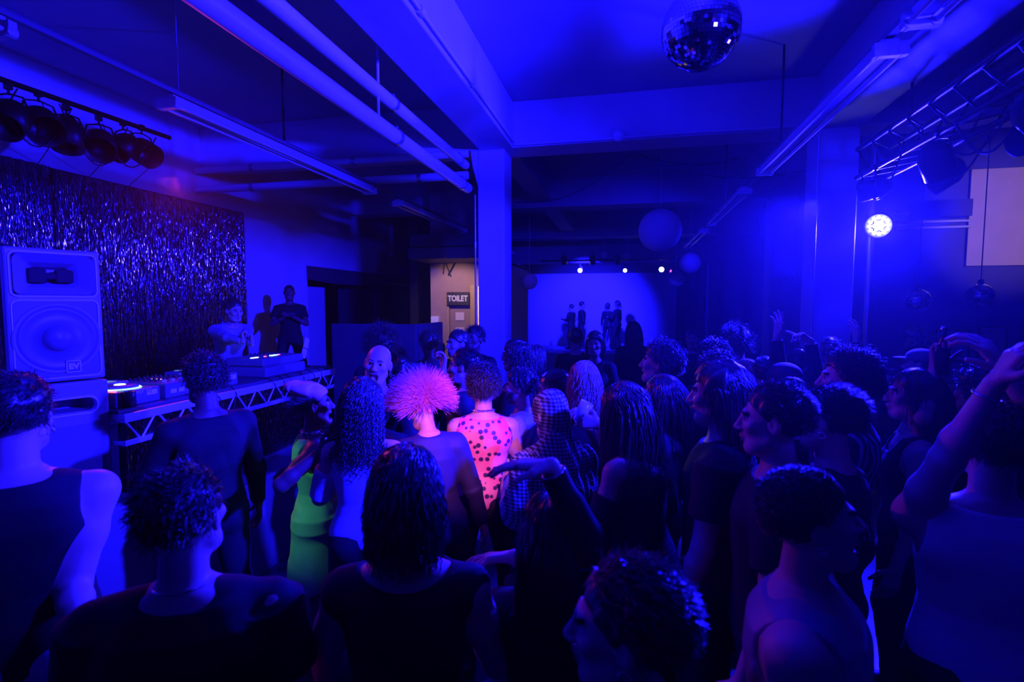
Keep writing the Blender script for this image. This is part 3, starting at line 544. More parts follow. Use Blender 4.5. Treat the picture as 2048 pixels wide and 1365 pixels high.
# ------------------------------------------------------------------ lighting truss at right
TRX0, TRY0, TRY1, TRZ = 2.2, 2.2, 6.0, 3.55
truss = empty('lighting_truss', (TRX0 + 0.15, TRY0, TRZ)); tag(truss, 'dark lattice truss hung at right with lamps and cables', 'truss')
ch = MB()
for (dx, dz) in ((-0.14, -0.14), (0.14, -0.14), (-0.14, 0.14), (0.14, 0.14)): ch.tube([(dx, 0, dz), (dx, TRY1 - TRY0, dz)], 0.024, 8)
ch.build('main_chords', blackm, truss); ch = MB(); nn = 12
for i in range(nn):
    a, b = (TRY1 - TRY0) * i / nn, (TRY1 - TRY0) * (i + 1) / nn
    for (p, q) in (((-0.14, a, -0.14), (-0.14, b, 0.14)), ((0.14, a, 0.14), (0.14, b, -0.14)), ((-0.14, a, 0.14), (0.14, b, 0.14)), ((0.14, a, -0.14), (-0.14, b, -0.14))): ch.tube([p, q], 0.009, 6)
ch.build('lattice', blackm, truss)
for yy in (0.4, 3.1): MB().tube([(0, yy, 0.14), (0, yy, CEIL - TRZ)], 0.012, 6).build('hanging_rod', blackm, truss)
aims = [(-0.9, 0.1, -0.5), (-0.7, 0.4, -0.8), (0.2, -0.7, -0.8), (-0.9, -0.2, -0.3), (0.5, 0.3, -0.9), (-0.6, 0.5, -0.5), (-0.9, 0.3, -0.2)]
labs = ['nearest lamp of the right truss, wide black can', 'second black lamp along the right truss', 'lamp tipped toward the room on the right truss', 'lamp in the middle of the right truss', 'lamp pointing straight down on the right truss', 'lamp near the far end of the right truss', 'last lamp at the far end of the right truss']
for i in range(7):
    par_can('stage_lamp', (TRX0 + 0.15 + (0.16 if i % 2 else -0.15), TRY0 + 0.35 + i * 0.5, TRZ - 0.34), aims[i], 0.11 if i % 3 else 0.09, 0.26, labs[i], 'lamps on the right truss')
for k in range(6):
    a = TRY0 + 0.3 + 0.5 * k; o = MB().tube([(TRX0 + 0.15 + 0.2 * math.sin(k * 2.1), a + 0.8 * t, TRZ - 0.14 - (0.2 + 0.06 * (k % 3)) * math.sin(PI * t)) for t in np.linspace(0, 1, 12)], 0.008, 6).build('cable', cable); tag(o, 'thick black cable looping under the right truss, ' + ['nearest the camera', 'second nearest the camera', 'third nearest the camera', 'third from the far end', 'second from the far end', 'at the far end'][k], 'cable', 'cables under the right truss')
for k, (x0, z) in enumerate(((3.2, 4.42), (3.5, 4.46), (3.9, 4.42))):
    o = MB().tube([(x0, -2.5, z), (x0, 6.35, z)], 0.05, 10).build('ceiling_pipe', mat('pipe_dim', (0.3, 0.3, 0.34), 0.5)); tag(o, ['leftmost of three slim pipes along the ceiling right of the truss', 'middle of three slim pipes along the ceiling right of the truss', 'rightmost of three slim pipes along the ceiling right of the truss'][k], 'pipe')
# cable swags behind the cross beam
for k, (a, b, sg, lab) in enumerate((((-1.5, 6.95, 3.5), (0.0, 6.95, 4.04), 0.2, 'thin cable sagging from the cross beam to the middle column'), ((0.05, 6.95, 4.04), (2.0, 6.95, 3.72), 0.18, 'thin cable sagging from the cross beam toward the right column'), ((0.1, 7.0, 4.04), (1.4, 7.0, 3.95), 0.12, 'short cable swag under the cross beam'))):
    o = MB().tube([tuple(Vector(a).lerp(Vector(b), t) - Vector((0, 0, sg * math.sin(PI * t)))) for t in np.linspace(0, 1, 14)], 0.008, 6).build('cable', cable); tag(o, lab, 'cable')
o = MB().tube([(-1.38, 6.37, 4.075), (-0.4, 6.37, 4.07), (0.6, 6.37, 4.08), (1.9, 6.37, 4.07)], 0.012, 6).lathe([(0, 0.05), (0.06, 0.045), (0.07, 0)], 16, Matrix.Translation((-0.15, 6.375, 4.1)) @ Matrix.Rotation(PI / 2, 4, 'X')).build('conduit', pipem); tag(o, 'thin conduit with a junction box along the lower edge of cross beam', 'conduit')

# ------------------------------------------------------------------ toilet sign and wall fittings
sg = empty('toilet_sign', (-3.3, 9.93, 2.25)); tag(sg, 'dark board sign reading TOILET above the brown door', 'sign')
MB().box((-0.23, -0.02, -0.13), (0.23, 0.02, 0.13)).build('sign_board', signm, sg, bevel=0.005)
tx = text_part('sign_text', 'TOILET', 0.155, signw, sg, Matrix.Translation((0, -0.022, 0.0)) @ Matrix.Rotation(PI / 2, 4, 'X') @ Matrix.Scale(0.80, 4, (1, 0, 0)), 0.002, 0.006)
o = MB().box((-3.86, 9.88, 1.66), (-3.70, 9.99, 1.9)).box((-3.84, 9.9, 1.45), (-3.72, 9.99, 1.62)).build('wall_dispenser', logom, bevel=0.01); tag(o, 'white box dispenser on the wall left of the toilet door', 'dispenser')
for (a, b, lab) in (((-3.38, 1.82), (-3.2, 1.98), 'upper paper notice taped to the toilet door'), ((-3.38, 1.45), (-3.2, 1.68), 'lower paper notice taped to the toilet door')):
    o = MB().box((a[0], 10.005, a[1]), (b[0], 10.012, b[1])).build('paper_notice', beigem); tag(o, lab, 'notice')
o = MB().box((-3.7, 12.42, 0.0), (-2.55, 12.47, 2.6)).build('corridor_panel', mat('panel_cream', (0.95, 0.8, 0.5), 0.7)); tag(o, 'cream panel in the warmly lit corridor past the toilet door', 'panel')
for k, (a, b) in enumerate((((-3.95, 9.9, 3.6), (-3.45, 9.95, 2.7)), ((-3.7, 9.9, 3.3), (-3.6, 9.95, 2.75)), ((-3.25, 9.9, 3.4), (-3.5, 9.95, 2.72)))):
    o = MB().tube([tuple(Vector(a).lerp(Vector(b), t) + Vector((0.06 * math.sin(PI * t), -0.03, 0))) for t in np.linspace(0, 1, 8)], 0.012, 6).build('cable', cable); tag(o, ['longest', 'short left', 'curved right'][k] + ' loose black cable hanging above the toilet door', 'cable', 'cables above the toilet door')
o = MB().box((-3.9, 8.9, 2.95), (-2.3, 9.9, 3.15)).box((-3.9, 9.0, 3.18), (-2.3, 9.85, 3.4)).build('ventilation_duct', darkp, bevel=0.01); tag(o, 'dark boxed duct on the wall above the toilet sign', 'duct')
# left booth, drape and monitors
bt = empty('dark_booth', (-2.9, 5.95, 0)); tag(bt, 'dark panelled booth wall behind the far end of the DJ desk', 'booth')
MB().box((-0.75, 0, 0), (0.38, 0.06, 1.9)).build('front_panel', boothm, bt, bevel=0.004); MB().box((0.34, 0.06, 0), (0.40, 0.9, 1.9)).build('side_panel', boothm, bt, bevel=0.004)
o = MB().grid(lambda u, v: (XL + 0.03, 8.8 + 5.4 * u, 2.86 - 0.25 * v - 0.06 * math.sin(PI * u * 2) * v), 40, 3).build('valance_cloth', darkp); tag(o, 'limp dark valance over the opening left of the toilet', 'cloth')
for k, (y0, y1) in enumerate(((9.0, 10.2), (10.9, 12.4))):
    o = MB().box((XL - 0.6, y0, 0), (XL - 0.5, y1, 2.5)).build('folding_screen', boothm if k else paint); tag(o, ['pale screen board inside the left opening', 'dark screen board deeper inside the left opening'][k], 'screen')

# ------------------------------------------------------------------ right rear wall
yr = 8.5
def rbox(x0, y0, x1, y1, t=0.03):
    a = PP(x0, y0, 1, yr); b = PP(x1, y1, 1, yr); return (min(a[0], b[0]), yr - t, min(a[2], b[2])), (max(a[0], b[0]), yr, max(a[2], b[2]))
yr = 8.49; a, b = rbox(1941, 340, 2120, 530); yr = 8.5; o = MB().box(a, b).build('beige_board', beigem, bevel=0.004); tag(o, 'large pinkish beige board on the rear wall at the right frame edge', 'board')
for (x0, y0, x1, y1, lab) in ((1872, 662, 1930, 720, 'pale rectangular picture on the bar wall, left one'), (1958, 656, 2004, 718, 'framed pale picture on the bar wall, right one')):
    a, b = rbox(x0, y0, x1, y1, 0.02); r_ = empty('wall_picture', (a[0], yr, a[2])); tag(r_, lab, 'picture')
    wd, ht = b[0] - a[0], b[2] - a[2]
    MB().box((0, -0.03, 0), (wd, -0.01, ht)).build('picture_sheet', mat('sheet', (0.35, 0.35, 0.45), 0.4), r_)
    MB().box((-0.03, -0.04, -0.03), (0, -0.005, ht + 0.03)).box((wd, -0.04, -0.03), (wd + 0.03, -0.005, ht + 0.03)).box((0, -0.04, -0.03), (wd, -0.005, 0)).box((0, -0.04, ht), (wd, -0.005, ht + 0.03)).build('frame', black, r_)
for k, (y0, lab) in enumerate(((425, 'upper thin pipe along the rear wall left of the beige board'), (444, 'middle thin pipe along the rear wall left of the beige board'), (456, 'lower thin pipe along the rear wall left of the beige board'))):
    a = PP(1790, y0 + 2, 1, yr - 0.05); b = PP(1942, y0 - 3, 1, yr - 0.05); o = MB().tube([tuple(a), tuple(b)], 0.018, 8).build('wall_pipe', batm); tag(o, lab, 'pipe')
a = PP(1836, 403, 1, yr - 0.2); o = MB().box((a[0] - 0.03, yr - 0.25, a[2] - 0.22), (a[0] + 0.62, yr - 0.05, a[2])).build('wall_cabinet', boothm); tag(o, 'dark wall cabinet high on the rear wall right of the blue lamp', 'cabinet')
bar_c = empty('bar_counter', (5.0, 7.6, 0)); tag(bar_c, 'dark bar counter along the rear wall at the right', 'bar counter')
MB().box((-1.7, -0.25, 0), (4, 0.25, 1.05)).build('counter_front', boothm, bar_c); MB().box((-1.75, -0.32, 1.05), (4.05, 0.3, 1.1)).build('counter_top', mat('bar_top', (0.2, 0.2, 0.24), 0.3), bar_c, bevel=0.005)
rb = random.Random(4)
for k in range(7):
    x = 3.7 + 0.45 * k + rb.random() * 0.2; r0 = empty('bottle', (x, 7.5, 1.1)); tag(r0, ['first', 'second', 'third', 'fourth', 'fifth', 'sixth', 'seventh'][k] + ' bottle from the left on the dark bar counter', 'bottle', 'bottles on the bar counter')
    MB().lathe([(0, 0), (0.035, 0), (0.036, 0.17), (0.014, 0.22), (0.013, 0.28), (0, 0.28)], 14).build('glass_body', mat('bottle_glass', (0.3, 0.3, 0.4), 0.15), r0)
    MB().lathe([(0, 0.29), (0.015, 0.29), (0.015, 0.265)], 12).build('bottle_cap', logom, r0)
# coiled white cable on a hook by the far column
a = PP(1583, 548, 0, 2.495); o = MB().tube([tuple(a + np.array([0.0, 0.06 * math.cos(t), 0.10 * math.sin(t) + 0.02])) for t in np.linspace(0.3, 2.6, 12)], 0.01, 6).tube([tuple(a + np.array([-0.0, -0.04, 0.1])), tuple(a + np.array([-0.0, -0.06, -0.2]))], 0.008, 6).build('cable_coil', logom); tag(o, 'pale cable looped over the top of the right partition', 'cable')

# ------------------------------------------------------------------ people: implicit bodies meshed with surface nets
class Field:
    def __init__(s): s.p = []
    def cone(s, a, b, r1, r2, k=0.02, op='u', flat=None, ff=1.0, cap=False):
        """round cone a->b; flat = direction squashed by ff; cap = flat ends"""
        a = np.array(a, float); b = np.array(b, float); R = max(r1, r2) + k + 0.02
        lo = np.minimum(a, b) - R; hi = np.maximum(a, b) + R; ab = b - a; L2 = float(ab @ ab) + 1e-9; L = math.sqrt(L2)
        fl = None if flat is None else np.array(flat, float) / np.linalg.norm(flat)
        def f(X, Y, Z):
            px, py, pz = X - a[0], Y - a[1], Z - a[2]; h = (px * ab[0] + py * ab[1] + pz * ab[2]) / L2; t = np.clip(h, 0, 1)
            px, py, pz = px - t * ab[0], py - t * ab[1], pz - t * ab[2]; r = r1 + (r2 - r1) * t
            if fl is not None:
                c = (px * fl[0] + py * fl[1] + pz * fl[2]) * (1 / ff - 1); px, py, pz = px + c * fl[0], py + c * fl[1], pz + c * fl[2]
            d = np.sqrt(px * px + py * py + pz * pz) - r
            if cap: d = np.maximum(d, np.maximum(-h, h - 1) * L)
            return d
        s.p.append((lo, hi, k, op, f)); return s
    def ell(s, c, rad, R=None, k=0.015, op='u'):
        c = np.array(c, float); rad = np.array(rad, float); R = np.eye(3) if R is None else np.array(R); m = rad.max() + k + 0.02; mn = rad.min()
        ext = np.abs(R) @ rad + k + 0.02
        def f(X, Y, Z):
            px, py, pz = X - c[0], Y - c[1], Z - c[2]; q = [(R[0, i] * px + R[1, i] * py + R[2, i] * pz) / rad[i] for i in range(3)]
            n = np.sqrt(q[0] ** 2 + q[1] ** 2 + q[2] ** 2) + 1e-6
            g = np.sqrt((q[0] / rad[0]) ** 2 + (q[1] / rad[1]) ** 2 + (q[2] / rad[2]) ** 2) + 1e-6
            return n * (n - 1) / g
        s.p.append((c - ext, c + ext, k, op, f)); return s
    def loft(s, o, R, zs, hw, hd, yc, k=0.02, infl=0.0, zlo=None, zhi=None):
        o = np.array(o, float); R = np.array(R); z0, z1 = (zs[0] if zlo is None else zlo), (zs[-1] if zhi is None else zhi)
        m = max(max(hw), max(hd)) + infl + k + 0.03; c0, c1 = o + R[:, 2] * z0, o + R[:, 2] * z1
        lo = np.minimum(c0, c1) - m; hi = np.maximum(c0, c1) + m
        def f(X, Y, Z):
            px, py, pz = X - o[0], Y - o[1], Z - o[2]; x, y, z = [R[0, i] * px + R[1, i] * py + R[2, i] * pz for i in range(3)]
            a = np.interp(z, zs, hw) + infl; b = np.interp(z, zs, hd) + infl; y = y - np.interp(z, zs, yc)
            e = 2.35; n = ((np.abs(x) / a) ** e + (np.abs(y) / b) ** e) ** (1 / e); d = (n - 1) * np.minimum(a, b)
            return np.maximum(d, np.maximum(z0 - z, z - z1))
        s.p.append((lo, hi, k, 'u', f)); return s
    def plane(s, pt, nrm):                                         # keep the side where (p-pt).n < 0
        pt = np.array(pt, float); n = np.array(nrm, float); n /= np.linalg.norm(n)
        s.p.append((None, None, 0, 'i', lambda X, Y, Z: (X - pt[0]) * n[0] + (Y - pt[1]) * n[1] + (Z - pt[2]) * n[2])); return s
    def noise(s, amp, freq, seed=0, stretch=(1, 1, 1)):
        rg = np.random.default_rng(seed); D = [(rg.normal(0, 1, 3) * freq / np.array(stretch), rg.random() * 6.28) for _ in range(4)]
        def f(X, Y, Z): 
            q = 0
            for i, (d, ph) in enumerate(D): q = q + np.sin(X * d[0] + Y * d[1] + Z * d[2] + ph + 1.5 * q) * (0.75 ** i)
            return q * amp / 2.2
        s.p.append((None, None, 0, 'add', f)); return s
    def bounds(s):
        P = [p for p in s.p if p[3] == 'u']; return np.min([p[0] for p in P], 0) + 0.01, np.max([p[1] for p in P], 0) - 0.01
    def mesh(s, h, lo=None, hi=None):
        if lo is None: lo, hi = s.bounds()
        ax = [np.arange(lo[i], hi[i] + h, h) for i in range(3)]; F = np.full([len(a) for a in ax], 0.5, np.float32)
        for (a, b, k, op, f) in s.p:
            if a is None: sl = (slice(None),) * 3
            else:
                ii = [(max(0, int(np.searchsorted(ax[i], a[i])) - 2), min(len(ax[i]), int(np.searchsorted(ax[i], b[i])) + 2)) for i in range(3)]
                if any(q[1] - q[0] < 1 for q in ii): continue
                sl = tuple(slice(*q) for q in ii)
            X = ax[0][sl[0]][:, None, None]; Y = ax[1][sl[1]][None, :, None]; Z = ax[2][sl[2]][None, None, :]
            d = f(X, Y, Z); A = F[sl]
            if op == 'u':
                hh = np.maximum(k - np.abs(A - d), 0) / max(k, 1e-6); F[sl] = np.minimum(A, d) - hh * hh * k * 0.25
            elif op == 's':
                hh = np.maximum(k - np.abs(A + d), 0) / max(k, 1e-6); F[sl] = np.maximum(A, -d) + hh * hh * k * 0.25
            elif op == 'i': F[sl] = np.maximum(A, d)
            else: F[sl] = A + d
        return nets(F, ax)
def nets(F, ax):
    S = F < 0; nx, ny, nz = S.shape; c = S[:-1, :-1, :-1]; tot = np.zeros(c.shape, np.int8)
    for i in (0, 1):
        for j in (0, 1):
            for k in (0, 1): tot += S[i:nx - 1 + i, j:ny - 1 + j, k:nz - 1 + k]
    act = (tot > 0) & (tot < 8); I = np.argwhere(act)
    if not len(I): return np.zeros((0, 3)), np.zeros((0, 4), int)
    idx = np.full(c.shape, -1, np.int32); idx[act] = np.arange(len(I)); acc = np.zeros((len(I), 3)); cnt = np.zeros(len(I))
    for a in range(3):
        b_, c_ = [q for q in range(3) if q != a]
        for u in (0, 1):
            for v in (0, 1):
                off = [0, 0, 0]; off[b_] = u; off[c_] = v; p0 = I + off; p1 = p0.copy(); p1[:, a] += 1
                f0 = F[tuple(p0.T)]; f1 = F[tuple(p1.T)]; m = (f0 < 0) != (f1 < 0); t = f0 / np.where(m, f0 - f1, 1)
                q = p0.astype(float); q[:, a] += np.clip(t, 0, 1); acc[m] += q[m]; cnt[m] += 1
    P = acc / cnt[:, None]; h = np.array([a[1] - a[0] for a in ax]); o = np.array([a[0] for a in ax]); V = o + P * h
    Q = []
    for a in range(3):
        b_, c_ = [(1, 2), (2, 0), (0, 1)][a]; sl0 = [slice(None)] * 3; sl1 = [slice(None)] * 3; sl0[a] = slice(0, -1); sl1[a] = slice(1, None)
        A, B = S[tuple(sl0)], S[tuple(sl1)]; E_ = np.argwhere(A != B); E_ = E_[(E_[:, b_] > 0) & (E_[:, c_] > 0) & (E_[:, b_] < F.shape[b_] - 1) & (E_[:, c_] < F.shape[c_] - 1)]
        if not len(E_): continue
        ob = np.zeros(3, int); oc = np.zeros(3, int); ob[b_] = 1; oc[c_] = 1
        q = np.stack([idx[tuple((E_ - ob - oc).T)], idx[tuple((E_ - oc).T)], idx[tuple(E_.T)], idx[tuple((E_ - ob).T)]], 1)
        fl = ~A[tuple(E_.T)]; q[fl] = q[fl][:, ::-1]; Q.append(q)
    return V, np.concatenate(Q)
def join_parts(parts):
    V, Q, n = [], [], 0
    for v, q in parts: V.append(v); Q.append(q + n); n += len(v)
    return np.concatenate(V), np.concatenate(Q)
def rot(ax, a):
    return np.array(Matrix.Rotation(math.radians(a), 3, ax))
def nrmz(v): v = np.array(v, float); return v / (np.linalg.norm(v) + 1e-9)

def strands(roots, dirs, length, seg, grav, curl, curl_r, rad, coll, seed, follow=0.0, clump=0.0, fdir=None):
    """hair strands as thin three sided tubes; coll = ellipsoids (c, radii, R) the hair rests on"""
    rg = np.random.default_rng(seed); n = len(roots); L = length * (0.75 + 0.5 * rg.random(n)); st = (L / seg)[:, None]
    p = roots.copy(); d = dirs.copy(); path = [p.copy()]; ph = rg.random(n) * 6.28
    for i in range(seg):
        d = d + np.array([0, 0, -1.0]) * grav + rg.normal(0, 0.07, (n, 3))
        if fdir is not None: d = d + fdir * follow
        d /= np.linalg.norm(d, axis=1)[:, None]; p = p + d * st
        for c, r, R in coll:
            q = (p - c) @ R / r; m = np.linalg.norm(q, axis=1); ins = m < 1.0
            if ins.any():
                q[ins] /= m[ins][:, None]; p[ins] = (q[ins] * r) @ R.T + c; nn = (q[ins] / r) @ R.T; nn /= np.linalg.norm(nn, axis=1)[:, None]
                dd = d[ins]; d[ins] = dd - nn * np.minimum((dd * nn).sum(1), 0)[:, None]; 
        path.append(p.copy())
    P = np.stack(path, 1); T = np.gradient(P, axis=1); T /= np.linalg.norm(T, axis=2)[..., None] + 1e-9
    ref = nrmz([0.31, 0.52, 0.79]); A = np.cross(T, ref); A /= np.linalg.norm(A, axis=2)[..., None] + 1e-6; B = np.cross(T, A)
    if curl:
        s = np.linspace(0, 1, seg + 1)[None] * L[:, None] * curl + ph[:, None]; P = P + (A * np.cos(s)[..., None] + B * np.sin(s)[..., None]) * (curl_r * np.minimum(1, np.linspace(0, 3, seg + 1)))[None, :, None]
    w = rad * np.linspace(1, 0.45, seg + 1)[None, :, None]; R3 = [P + (A * math.cos(a) + B * math.sin(a)) * w for a in (0, 2.094, 4.189)]
    V = np.stack(R3, 2).reshape(-1, 3); ix = np.arange(n * (seg + 1) * 3).reshape(n, seg + 1, 3)
    Q = np.concatenate([np.stack([ix[:, :-1, k], ix[:, :-1, (k + 1) % 3], ix[:, 1:, (k + 1) % 3], ix[:, 1:, k]], -1).reshape(-1, 4) for k in range(3)])
    return V, Q

skin_c = {'light': (0.62, 0.42, 0.36), 'mid': (0.42, 0.27, 0.21), 'dark': (0.16, 0.09, 0.07)}
def skin(k): return mat('skin_' + k, skin_c[k], 0.48, noise=0.08, nscale=30, bump=0.03)
lipm = mat('lips', (0.30, 0.15, 0.14), 0.4); browm = mat('brow', (0.02, 0.015, 0.015), 0.7); mouthm = mat('mouth_inside', (0.03, 0.005, 0.005), 0.6)
hairm = {'black': mat('hair_black', (0.022, 0.020, 0.024), 0.36, spec=0.9), 'brown': mat('hair_brown', (0.06, 0.045, 0.04), 0.36, spec=0.9), 'blond': mat('hair_blond', (0.42, 0.30, 0.18), 0.45), 'pink': mat('hair_pink', (0.95, 0.28, 0.50), 0.45), 'grey': mat('hair_grey', (0.25, 0.23, 0.22), 0.5)}
trousm = mat('dark_trousers', (0.012, 0.012, 0.02), 0.85); shoem = mat('shoe_leather', (0.02, 0.02, 0.02), 0.5)
eyem = mat('eye_white', (0.8, 0.8, 0.8), 0.2); irism = mat('iris_dark', (0.02, 0.01, 0.01), 0.15); metalm = mat('jewellery', (0.8, 0.75, 0.7), 0.15, metal=1.0)
TZS = [-0.10, -0.02, 0.06, 0.14, 0.20, 0.30, 0.40, 0.47, 0.52, 0.56]
TORSO = {'m': ([.10, .170, .165, .148, .142, .158, .178, .176, .125, .062], [.085, .115, .112, .103, .102, .115, .122, .108, .080, .056]),
         'f': ([.10, .178, .172, .140, .126, .138, .152, .152, .105, .055], [.085, .115, .108, .092, .088, .100, .108, .092, .070, .050])}
TYC = [0, -.005, 0, .005, .008, .006, 0, -.008, -.012, -.015]

def hand_prims(F, o, d, n, w, curl, sc=1.0, spread=0.0):
    """o wrist, d pointing direction, n palm normal, w thumb side; curl per finger (deg per joint)"""
    d, n, w = nrmz(d), nrmz(n), nrmz(w); kn = [(.088, .030), (.092, .010), (.088, -.011), (.080, -.030)]; ln = [(.040, .024, .020), (.044, .028, .021), (.041, .026, .020), (.033, .020, .018)]
    for (a, b) in kn: F.cone(o + d * .012 * sc + w * b * .45 * sc, o + (d * a + w * b) * sc, .0155 * sc, .0125 * sc, 0.012)
    for i, ((a, b), L) in enumerate(zip(kn, ln)):
        p = o + (d * a + w * b) * sc; ang = 0; sp = math.radians(spread * (1.5 - i)); c = curl[i] if isinstance(curl, (list, tuple)) else curl
        base = d * math.cos(sp) + w * math.sin(sp); r = [.0095, .0085, .0078, .0068]
        for j in range(3):
            ang += math.radians(c) * (0.8 if j == 0 else 1.0); q = p + (base * math.cos(ang) + n * math.sin(ang)) * L[j] * sc; F.cone(p, q, r[j] * sc, r[j + 1] * sc, 0.003); p = q
    t0 = o + (d * .022 + w * .022) * sc; cc = curl[4] if isinstance(curl, (list, tuple)) and len(curl) > 4 else 20
    t1 = t0 + nrmz(d * .6 + w * .75 + n * .25) * .042 * sc; tdir = nrmz(d * .85 + w * .35 + n * math.sin(math.radians(cc))); t2 = t1 + tdir * .030 * sc; t3 = t2 + nrmz(tdir + n * .25) * .024 * sc
    F.cone(t0, t1, .016 * sc, .0115 * sc, 0.012); F.cone(t1, t2, .0112 * sc, .0095 * sc, 0.004); F.cone(t2, t3, .0095 * sc, .0078 * sc, 0.003)

def ik(S, T, l1, l2, pole):
    v = T - S; L = np.linalg.norm(v); L = min(max(L, 0.08), (l1 + l2) * 0.995); v = nrmz(v); T = S + v * L
    a = (l1 * l1 - l2 * l2 + L * L) / (2 * L); h = math.sqrt(max(l1 * l1 - a * a, 0)); p = np.array(pole, float); p = nrmz(p - v * (p @ v)); return S + v * a + p * h, T

N_PEOPLE = [0]
def person(label, x, ytop, depth, face=0, sex='m', tone='mid', lean=(0, 0), twist=0, head=(0, 0, 0), hair='short', hcol='black', hlen=0.3,
           armL='down', armR='down', top='tshirt', topm=None, bottom='trousers', botm=None, mouth=0.0, floor=0.0, vox=0.009, hvox=0.0050,
           face_detail=False, hair_n=500, curlL=22, curlR=22, htop=None, build=1.0, extra=None, neck=0.0, beard=False, group=None, topx=0.0, hw=1.0, dxy=None, spr=4):
    vox = max(vox, .0023 * depth); hvox = max(hvox, .0011 * depth); N_PEOPLE[0] += 1; seed = N_PEOPLE[0]; rg = np.random.default_rng(seed)
    TR = rot('Z', twist) @ rot('X', -lean[0]) @ rot('Y', lean[1]); O = np.array([0, 0, .93]); T = lambda x_, y_, z_: O + TR @ np.array([x_, y_, z_])
    hwp, hdp = [[q * build for q in a] for a in TORSO[sex]]; shx = (.178 if sex == 'm' else .158) * build
    NB = T(0, -.015, .55); HR = TR @ rot('Z', head[0]) @ rot('X', head[1]) @ rot('Y', head[2]); HR = HR @ rot('X', lean[0] * 0.75) if lean[0] > 12 else HR
    nd = TR @ nrmz([0, .10 + neck, .95]); HC = NB + nd * .075 + HR @ np.array([0, .025, .098]); H = lambda a, b, c: HC + HR @ np.array([a, b, c])
    F = Field()
    F.loft(O, TR, TZS, hwp, hdp, TYC, 0.02)
    for s in (-1, 1):
        F.cone(T(s * .03, -.015, .51), T(s * (shx - .005), -.01, .465), .048, .054 * build, 0.03)
        if sex == 'f': F.ell(T(s * .068, .085, .345), (.062, .055, .062), TR, 0.025)
        else: F.ell(T(s * .07, .07, .40), (.085, .05, .06), TR, 0.03); F.ell(T(s * .08, -.07, .40), (.075, .045, .09), TR, 0.03)
        F.ell(np.array([s * .075, -.055, .90]) , (.085, .075, .085), None, 0.03)
    F.cone(NB - nd * .03, H(0, -.015, -.05), .058 if sex == 'm' else .049, .053 if sex == 'm' else .045, 0.025)
    topz = float(max(H(0, -.018, .122)[2], H(0, 0, .118)[2])) if htop is None else htop
    W = PZ(x, ytop, depth); sc = (W[2] - floor) / topz; fa = math.radians(face); Rf = rot('Z', face)
    hc_w = Rf @ (HC * sc); loc = np.array([W[0] - hc_w[0], W[1] - hc_w[1], floor])
    loc_of = lambda a: Rf.T @ (PZ(*a) - loc) / sc
    # legs
    st = rg.uniform(.02, .07); feet = []
    for s in (-1, 1):
        hip = np.array([s * .09, 0, .90]); kn = np.array([s * (.10 + st), .03 + .03 * s * rg.uniform(-1, 1), .49]); an = np.array([s * (.11 + st), -.02, .085]); feet.append(an)
        F.cone(hip, kn, .088 * build, .056, 0.03); F.cone(kn, an, .054, .036, 0.02); F.ell(kn + (an - kn) * .3 + [0, -.018, 0], (.048, .050, .11), None, 0.02)
        F.cone(an + [0, -.02, -.045], an + [s * .02, .13, -.058], .036, .026, 0.02); F.plane((0, 0, 0.0), (0, 0, -1)) if s == 1 else None
    # arms
    arms = []
    for s, spec, cu in ((-1, armL, curlL), (1, armR, curlR)):
        S = T(s * shx, -.01, .465); spec = dict(spec) if isinstance(spec, dict) else {'pose': spec}; po = spec.get('pose')
        if po == 'down': spec = dict(to=T(s * (.27 + .02 * rg.random()), .06 + .04 * rg.random(), -.06), pole=(s * .4, -1, 0))
        elif po == 'bent': spec = dict(to=T(s * (.16), .30, .22 + .06 * rg.random()), pole=(s * .6, -.6, -1))
        elif po == 'chest': spec = dict(to=T(s * .06, .24, .34), pole=(s * 1, -.2, -1))
        elif po == 'up': spec = dict(to=T(s * .30, .12, .98), pole=(s * 1, .2, -.3))
        elif po == 'head': spec = dict(to=H(s * .06, -.03, .15), pole=(s * 1, .25, .4))
        if 'px' in spec: spec['to'] = loc_of(spec['px'])
        if 'elbow' in spec: spec['pole'] = loc_of(spec['elbow']) - (S + np.array(spec['to'])) / 2
        for key in ('hd', 'pn'):
            if key + 'w' in spec: spec[key] = Rf.T @ (_r * spec[key + 'w'][0] + _f * spec[key + 'w'][1] + _u * spec[key + 'w'][2])
        E_, Wp = ik(S, np.array(spec['to'], float), .29, .255, spec.get('pole', (s, -1, -.5)))
        F.cone(S, E_, .053 * build, .040 * build, 0.03); F.cone(E_, Wp, .041 * build, .027, 0.018); F.ell(S + (E_ - S) * .45, (.046 * build,) * 3, None, 0.03)
        F.ell(E_ + (Wp - E_) * .25, (.043 * build,) * 3, None, 0.02)
        fd = nrmz(Wp - E_); hd_ = nrmz(np.array(spec['hd'], float)) if 'hd' in spec else nrmz(fd + np.array([0, 0, -.1])); pn = np.array(spec.get('pn', (-s, .2, 0)), float); pn = nrmz(pn - hd_ * (pn @ hd_)); wd = np.cross(hd_, pn) * (1 if s > 0 else -1)
        if 'flip' in spec: wd = -wd
        hand_prims(F, Wp + hd_ * .004, hd_, pn, wd, spec.get('curl', cu), 1.0, spec.get('spread', spr)); arms.append((S, E_, Wp, hd_, pn, wd))
    # head
    jw = 1.0 if sex == 'm' else 0.9; op = mouth
    F.ell(H(0, -.018, .032), (.076 * hw, .096, .090), HR, 0.02); F.ell(H(0, .022, -.028), (.062 * jw, .070, .088), HR, 0.03)
    F.cone(H(-.030 * jw, .045, -.092 - op * .02), H(.030 * jw, .045, -.092 - op * .02), .024, .024, 0.03); F.ell(H(0, .066, -.100 - op * .024), (.022, .018, .018), HR, 0.02)
